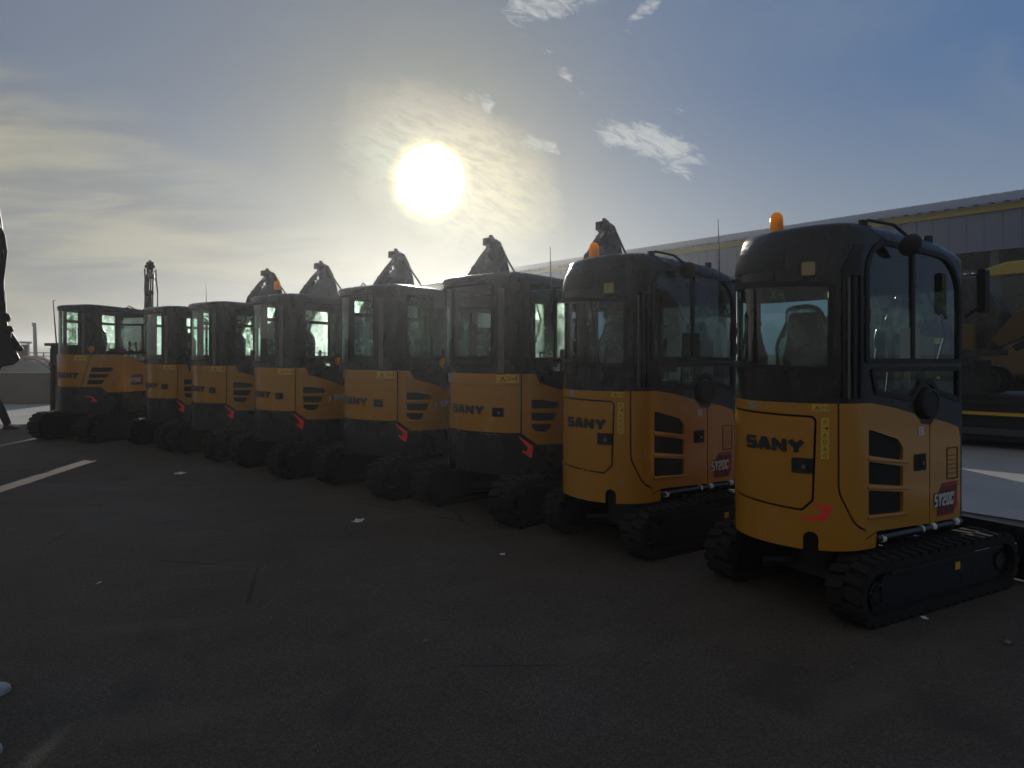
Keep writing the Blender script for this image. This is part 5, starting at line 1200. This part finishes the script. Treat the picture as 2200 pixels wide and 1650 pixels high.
# ------------------------------------------------------------------ people (both stand almost wholly outside the left edge)
def skin_obj(name, joints, bones, m, parent, lv=2):
    me = bpy.data.meshes.new(name); me.from_pydata([j[0] for j in joints], bones, []); me.materials.append(M[m])
    o = bpy.data.objects.new(name, me); C.objects.link(o); o.parent = parent
    s = o.modifiers.new('skin', 'SKIN'); s.use_smooth_shade = True
    for i, j in enumerate(joints):
        sv = me.skin_vertices[0].data[i]; sv.radius = (j[1], j[2] if len(j) > 2 else j[1])
    me.skin_vertices[0].data[0].use_root = True
    u = o.modifiers.new('sub', 'SUBSURF'); u.levels = lv; u.render_levels = lv
    return o
def person(loc, rz, label, top, trousers, shoe, stride=0.0, st=.12):
    """+x is forward; stride = half distance between the feet"""
    r_ = empty('person', loc, rz); tag(r_, label, 'person')
    f1, f2 = stride, -stride
    J = [((0, 0, .96), .14, .11), ((0, 0, 1.18), .13, .10), ((0, 0, 1.40), .16, .11), ((0, 0, 1.50), .06), ((.01, 0, 1.58), .075, .07), ((.02, 0, 1.68), .085, .10), ((.02, 0, 1.76), .06, .07)]
    Bn = [(0, 1), (1, 2), (2, 3), (3, 4), (4, 5), (5, 6)]
    def add(c, p, r0, r1=None): J.append((c, r0, r1 or r0)); Bn.append((p, len(J) - 1)); return len(J) - 1
    for sg, fx in ((1, f1), (-1, f2)):
        hp = add((0, sg * .10, .90), 0, .10); kn = add((fx * .55 + .03, sg * (st * .5 + .05), .50), hp, .065); an = add((fx, sg * st, .10), kn, .045); add((fx + .14, sg * (st + .01), .05), an, .03, .02)
        sh = add((0, sg * .20, 1.42), 2, .07); eb = add((-fx * .3 - .02, sg * .26, 1.14), sh, .048); wr = add((-fx * .5 + .06, sg * .27, .90), eb, .032); pm = add((-fx * .5 + .08, sg * .27, .83), wr, .036, .022)
        for k in range(4): a_ = add((-fx * .5 + .055 + .02 * k, sg * (.272), .785), pm, .010); b__ = add((-fx * .5 + .06 + .02 * k, sg * .262, .75 + abs(k - 1.5) * .006), a_, .009); add((-fx * .5 + .065 + .018 * k, sg * .245, .725 + abs(k - 1.5) * .008), b__, .008)
        a_ = add((-fx * .5 + .105, sg * .262, .83), pm, .011); add((-fx * .5 + .118, sg * .25, .79), a_, .009)
    add((.12, 0, 1.655), 5, .014); 
    skin_obj('body', J, Bn, 'skin', r_)
    T = [((0, 0, .98), .16, .13), ((0, .11, .88), .115), ((f1 * .55 + .03, st * .5 + .05, .50), .09), ((f1 + .01, st, .06), .075), ((0, -.11, .88), .115), ((f2 * .55 + .03, -st * .5 - .05, .50), .09), ((f2 + .01, -st, .06), .075)]
    skin_obj('trousers', T, [(0, 1), (1, 2), (2, 3), (0, 4), (4, 5), (5, 6)], trousers, r_)
    T = [((0, 0, .93), .17, .13), ((0, 0, 1.2), .16, .125), ((0, 0, 1.42), .18, .125), ((0, 0, 1.50), .08)]; Bt = [(0, 1), (1, 2), (2, 3)]
    for sg, fx in ((1, f1), (-1, f2)):
        n0 = len(T); T += [((0, sg * .21, 1.42), .085), ((-fx * .3 - .02, sg * .27, 1.14), .065), ((-fx * .5 + .05, sg * .275, .95), .05)]; Bt += [(2, n0), (n0, n0 + 1), (n0 + 1, n0 + 2)]
    skin_obj('jacket', T, Bt, top, r_)
    hb = MB().mat('hair'); hb.lathe([(.085, -.02), (.10, .03), (.095, .09), (.06, .13), (.001, .145)], (-.005, 0, 1.70), 22); hb.build('hair', None, r_)
    for sg, fx in ((1, f1), (-1, f2)):
        sh = MB().mat(shoe)
        rows = []
        for (xx, w_, h_) in ((-.10, .030, .075), (-.07, .038, .10), (0, .040, .105), (.06, .043, .09), (.12, .050, .066), (.17, .050, .055), (.205, .040, .046), (.225, .018, .034)):
            row = []
            for k in range(10):
                an = math.pi * k / 9; row.append(sh.bm.verts.new((fx + xx, sg * st + w_ * math.cos(an), .022 + (h_ - .022) * math.sin(an) ** .7)))
            rows.append(row)
        for a_, b__ in zip(rows, rows[1:]):
            for k in range(9): sh.face([a_[k], a_[k + 1], b__[k + 1], b__[k]])
        sh.face(rows[0]); sh.face(rows[-1][::-1])
        so_ = sh.build('shoe', None, r_)
        sl = MB().mat('trainer' if shoe == 'trainer' else 'ink')
        sl.prism(rnd([(fx - .11, sg * st - .036), (fx + .12, sg * st - .052), (fx + .20, sg * st - .046), (fx + .235, sg * st), (fx + .20, sg * st + .046), (fx + .12, sg * st + .052), (fx - .11, sg * st + .036)], .02), lambda p, q, t: (p, q, t), 0.002, .024); sl.build('sole', None, so_, bevel=.004)
    return r_
p1 = person((-2.475, 3.16, 0), R(32), 'person in light trainers at the lower left edge, only two shoe tips showing', 'cloth_grey', 'cloth_dark', 'trainer', 0, st=.32)
p2 = person((-11.24, 15.4, 0), R(4), 'person in dark trousers and brown shoes walking before the barriers at the left edge', 'cloth_dark', 'cloth_dark', 'leather', .46)

# ------------------------------------------------------------------ litter
def scrap(name, px_, py_, size, label, m='plastic_film', seed=1):
    d = FP * EYE / (py_ - HY); c = Vector(((px_ - HX) / FP * d, d, .006)); bm = bmesh.new()
    bmesh.ops.create_grid(bm, x_segments=10, y_segments=8, size=.5)
    for v in bm.verts:
        k = noise.noise(v.co * 4 + Vector((seed, 0, 0))); v.co = Vector((v.co.x * size[0] * (1 + .5 * k), v.co.y * size[1] * (1 + .4 * noise.noise(v.co * 3 + Vector((0, seed, 0)))), max(0, k * .8 + .35) * size[2]))
    me = bpy.data.meshes.new(name); bm.to_mesh(me); bm.free(); me.materials.append(M[m]); o = bpy.data.objects.new(name, me); C.objects.link(o); o.location = c; finish(o, 30); tag(o, label, 'litter')
scrap('crumpled_wrapper', 770, 1121, (.09, .14, .022), 'crumpled clear plastic wrapper glinting on the dark asphalt', 'white', 3)
scrap('paper_scrap', 388, 1018, (.12, .16, .015), 'pale paper scrap on the asphalt in front of the left machines', 'white', 5)
scrap('paper_scrap', 213, 1254, (.012, .06, .006), 'small white curl of paper on the asphalt at the left', 'white', 8)
scrap('paper_scrap', 1080, 1193, (.035, .05, .012), 'tiny white scrap below the track of the middle machine', 'white', 11)
scrap('paper_scrap', 1985, 1330, (.03, .05, .012), 'torn white scrap beside the right track of the nearest excavator', 'white', 13)
for i, (px_, py_, r_) in enumerate(((915, 1382, .016), (1120, 1100, .012), (640, 1512, .008), (1830, 1438, .009), (2165, 1385, .02), (607, 1553, .008))):
    d = FP * EYE / (py_ - HY); b = MB().mat('barrier'); bm2 = bmesh.ops.create_icosphere(b.bm, subdivisions=2, radius=r_)
    for v in b.bm.verts: v.co *= 1 + .3 * noise.noise(v.co * 90 + Vector((i, 0, 0))); v.co.z *= .6
    o = b.build('pebble', None); o.location = ((px_ - HX) / FP * d, d, r_ * .4 + .006); tag(o, ['grey pebble in the middle of the bare asphalt', 'pebble between the plastic wrapper and the middle machine', 'tiny pebble low in the foreground, left of centre', 'tiny pebble in front of the nearest excavator', 'stone chip beyond the right track of the nearest excavator', 'tiny pebble at the bottom of the sunlit streak'][i], 'pebble')
# ------------------------------------------------------------------ haze volume added to stand in for the veil of lens flare
hz = MB(); hz.box((0, 215, 5.0), (1010, 560, 12.6)); ho = hz.build('haze', 'void'); ho.data.materials.clear()
hm = bpy.data.materials.new('flare_veil'); hm.use_nodes = True; t = hm.node_tree
for n in list(t.nodes):
    if n.type == 'BSDF_PRINCIPLED': t.nodes.remove(n)
pv = t.nodes.new('ShaderNodeVolumePrincipled'); pv.inputs['Color'].default_value = (.88, .93, 1, 1); pv.inputs['Density'].default_value = .00125; pv.inputs['Anisotropy'].default_value = .78
t.links.new(pv.outputs[0], t.nodes['Material Output'].inputs['Volume']); ho.data.materials.append(hm); tag(ho, kind='stuff')
sc.cycles.volume_bounces = 0
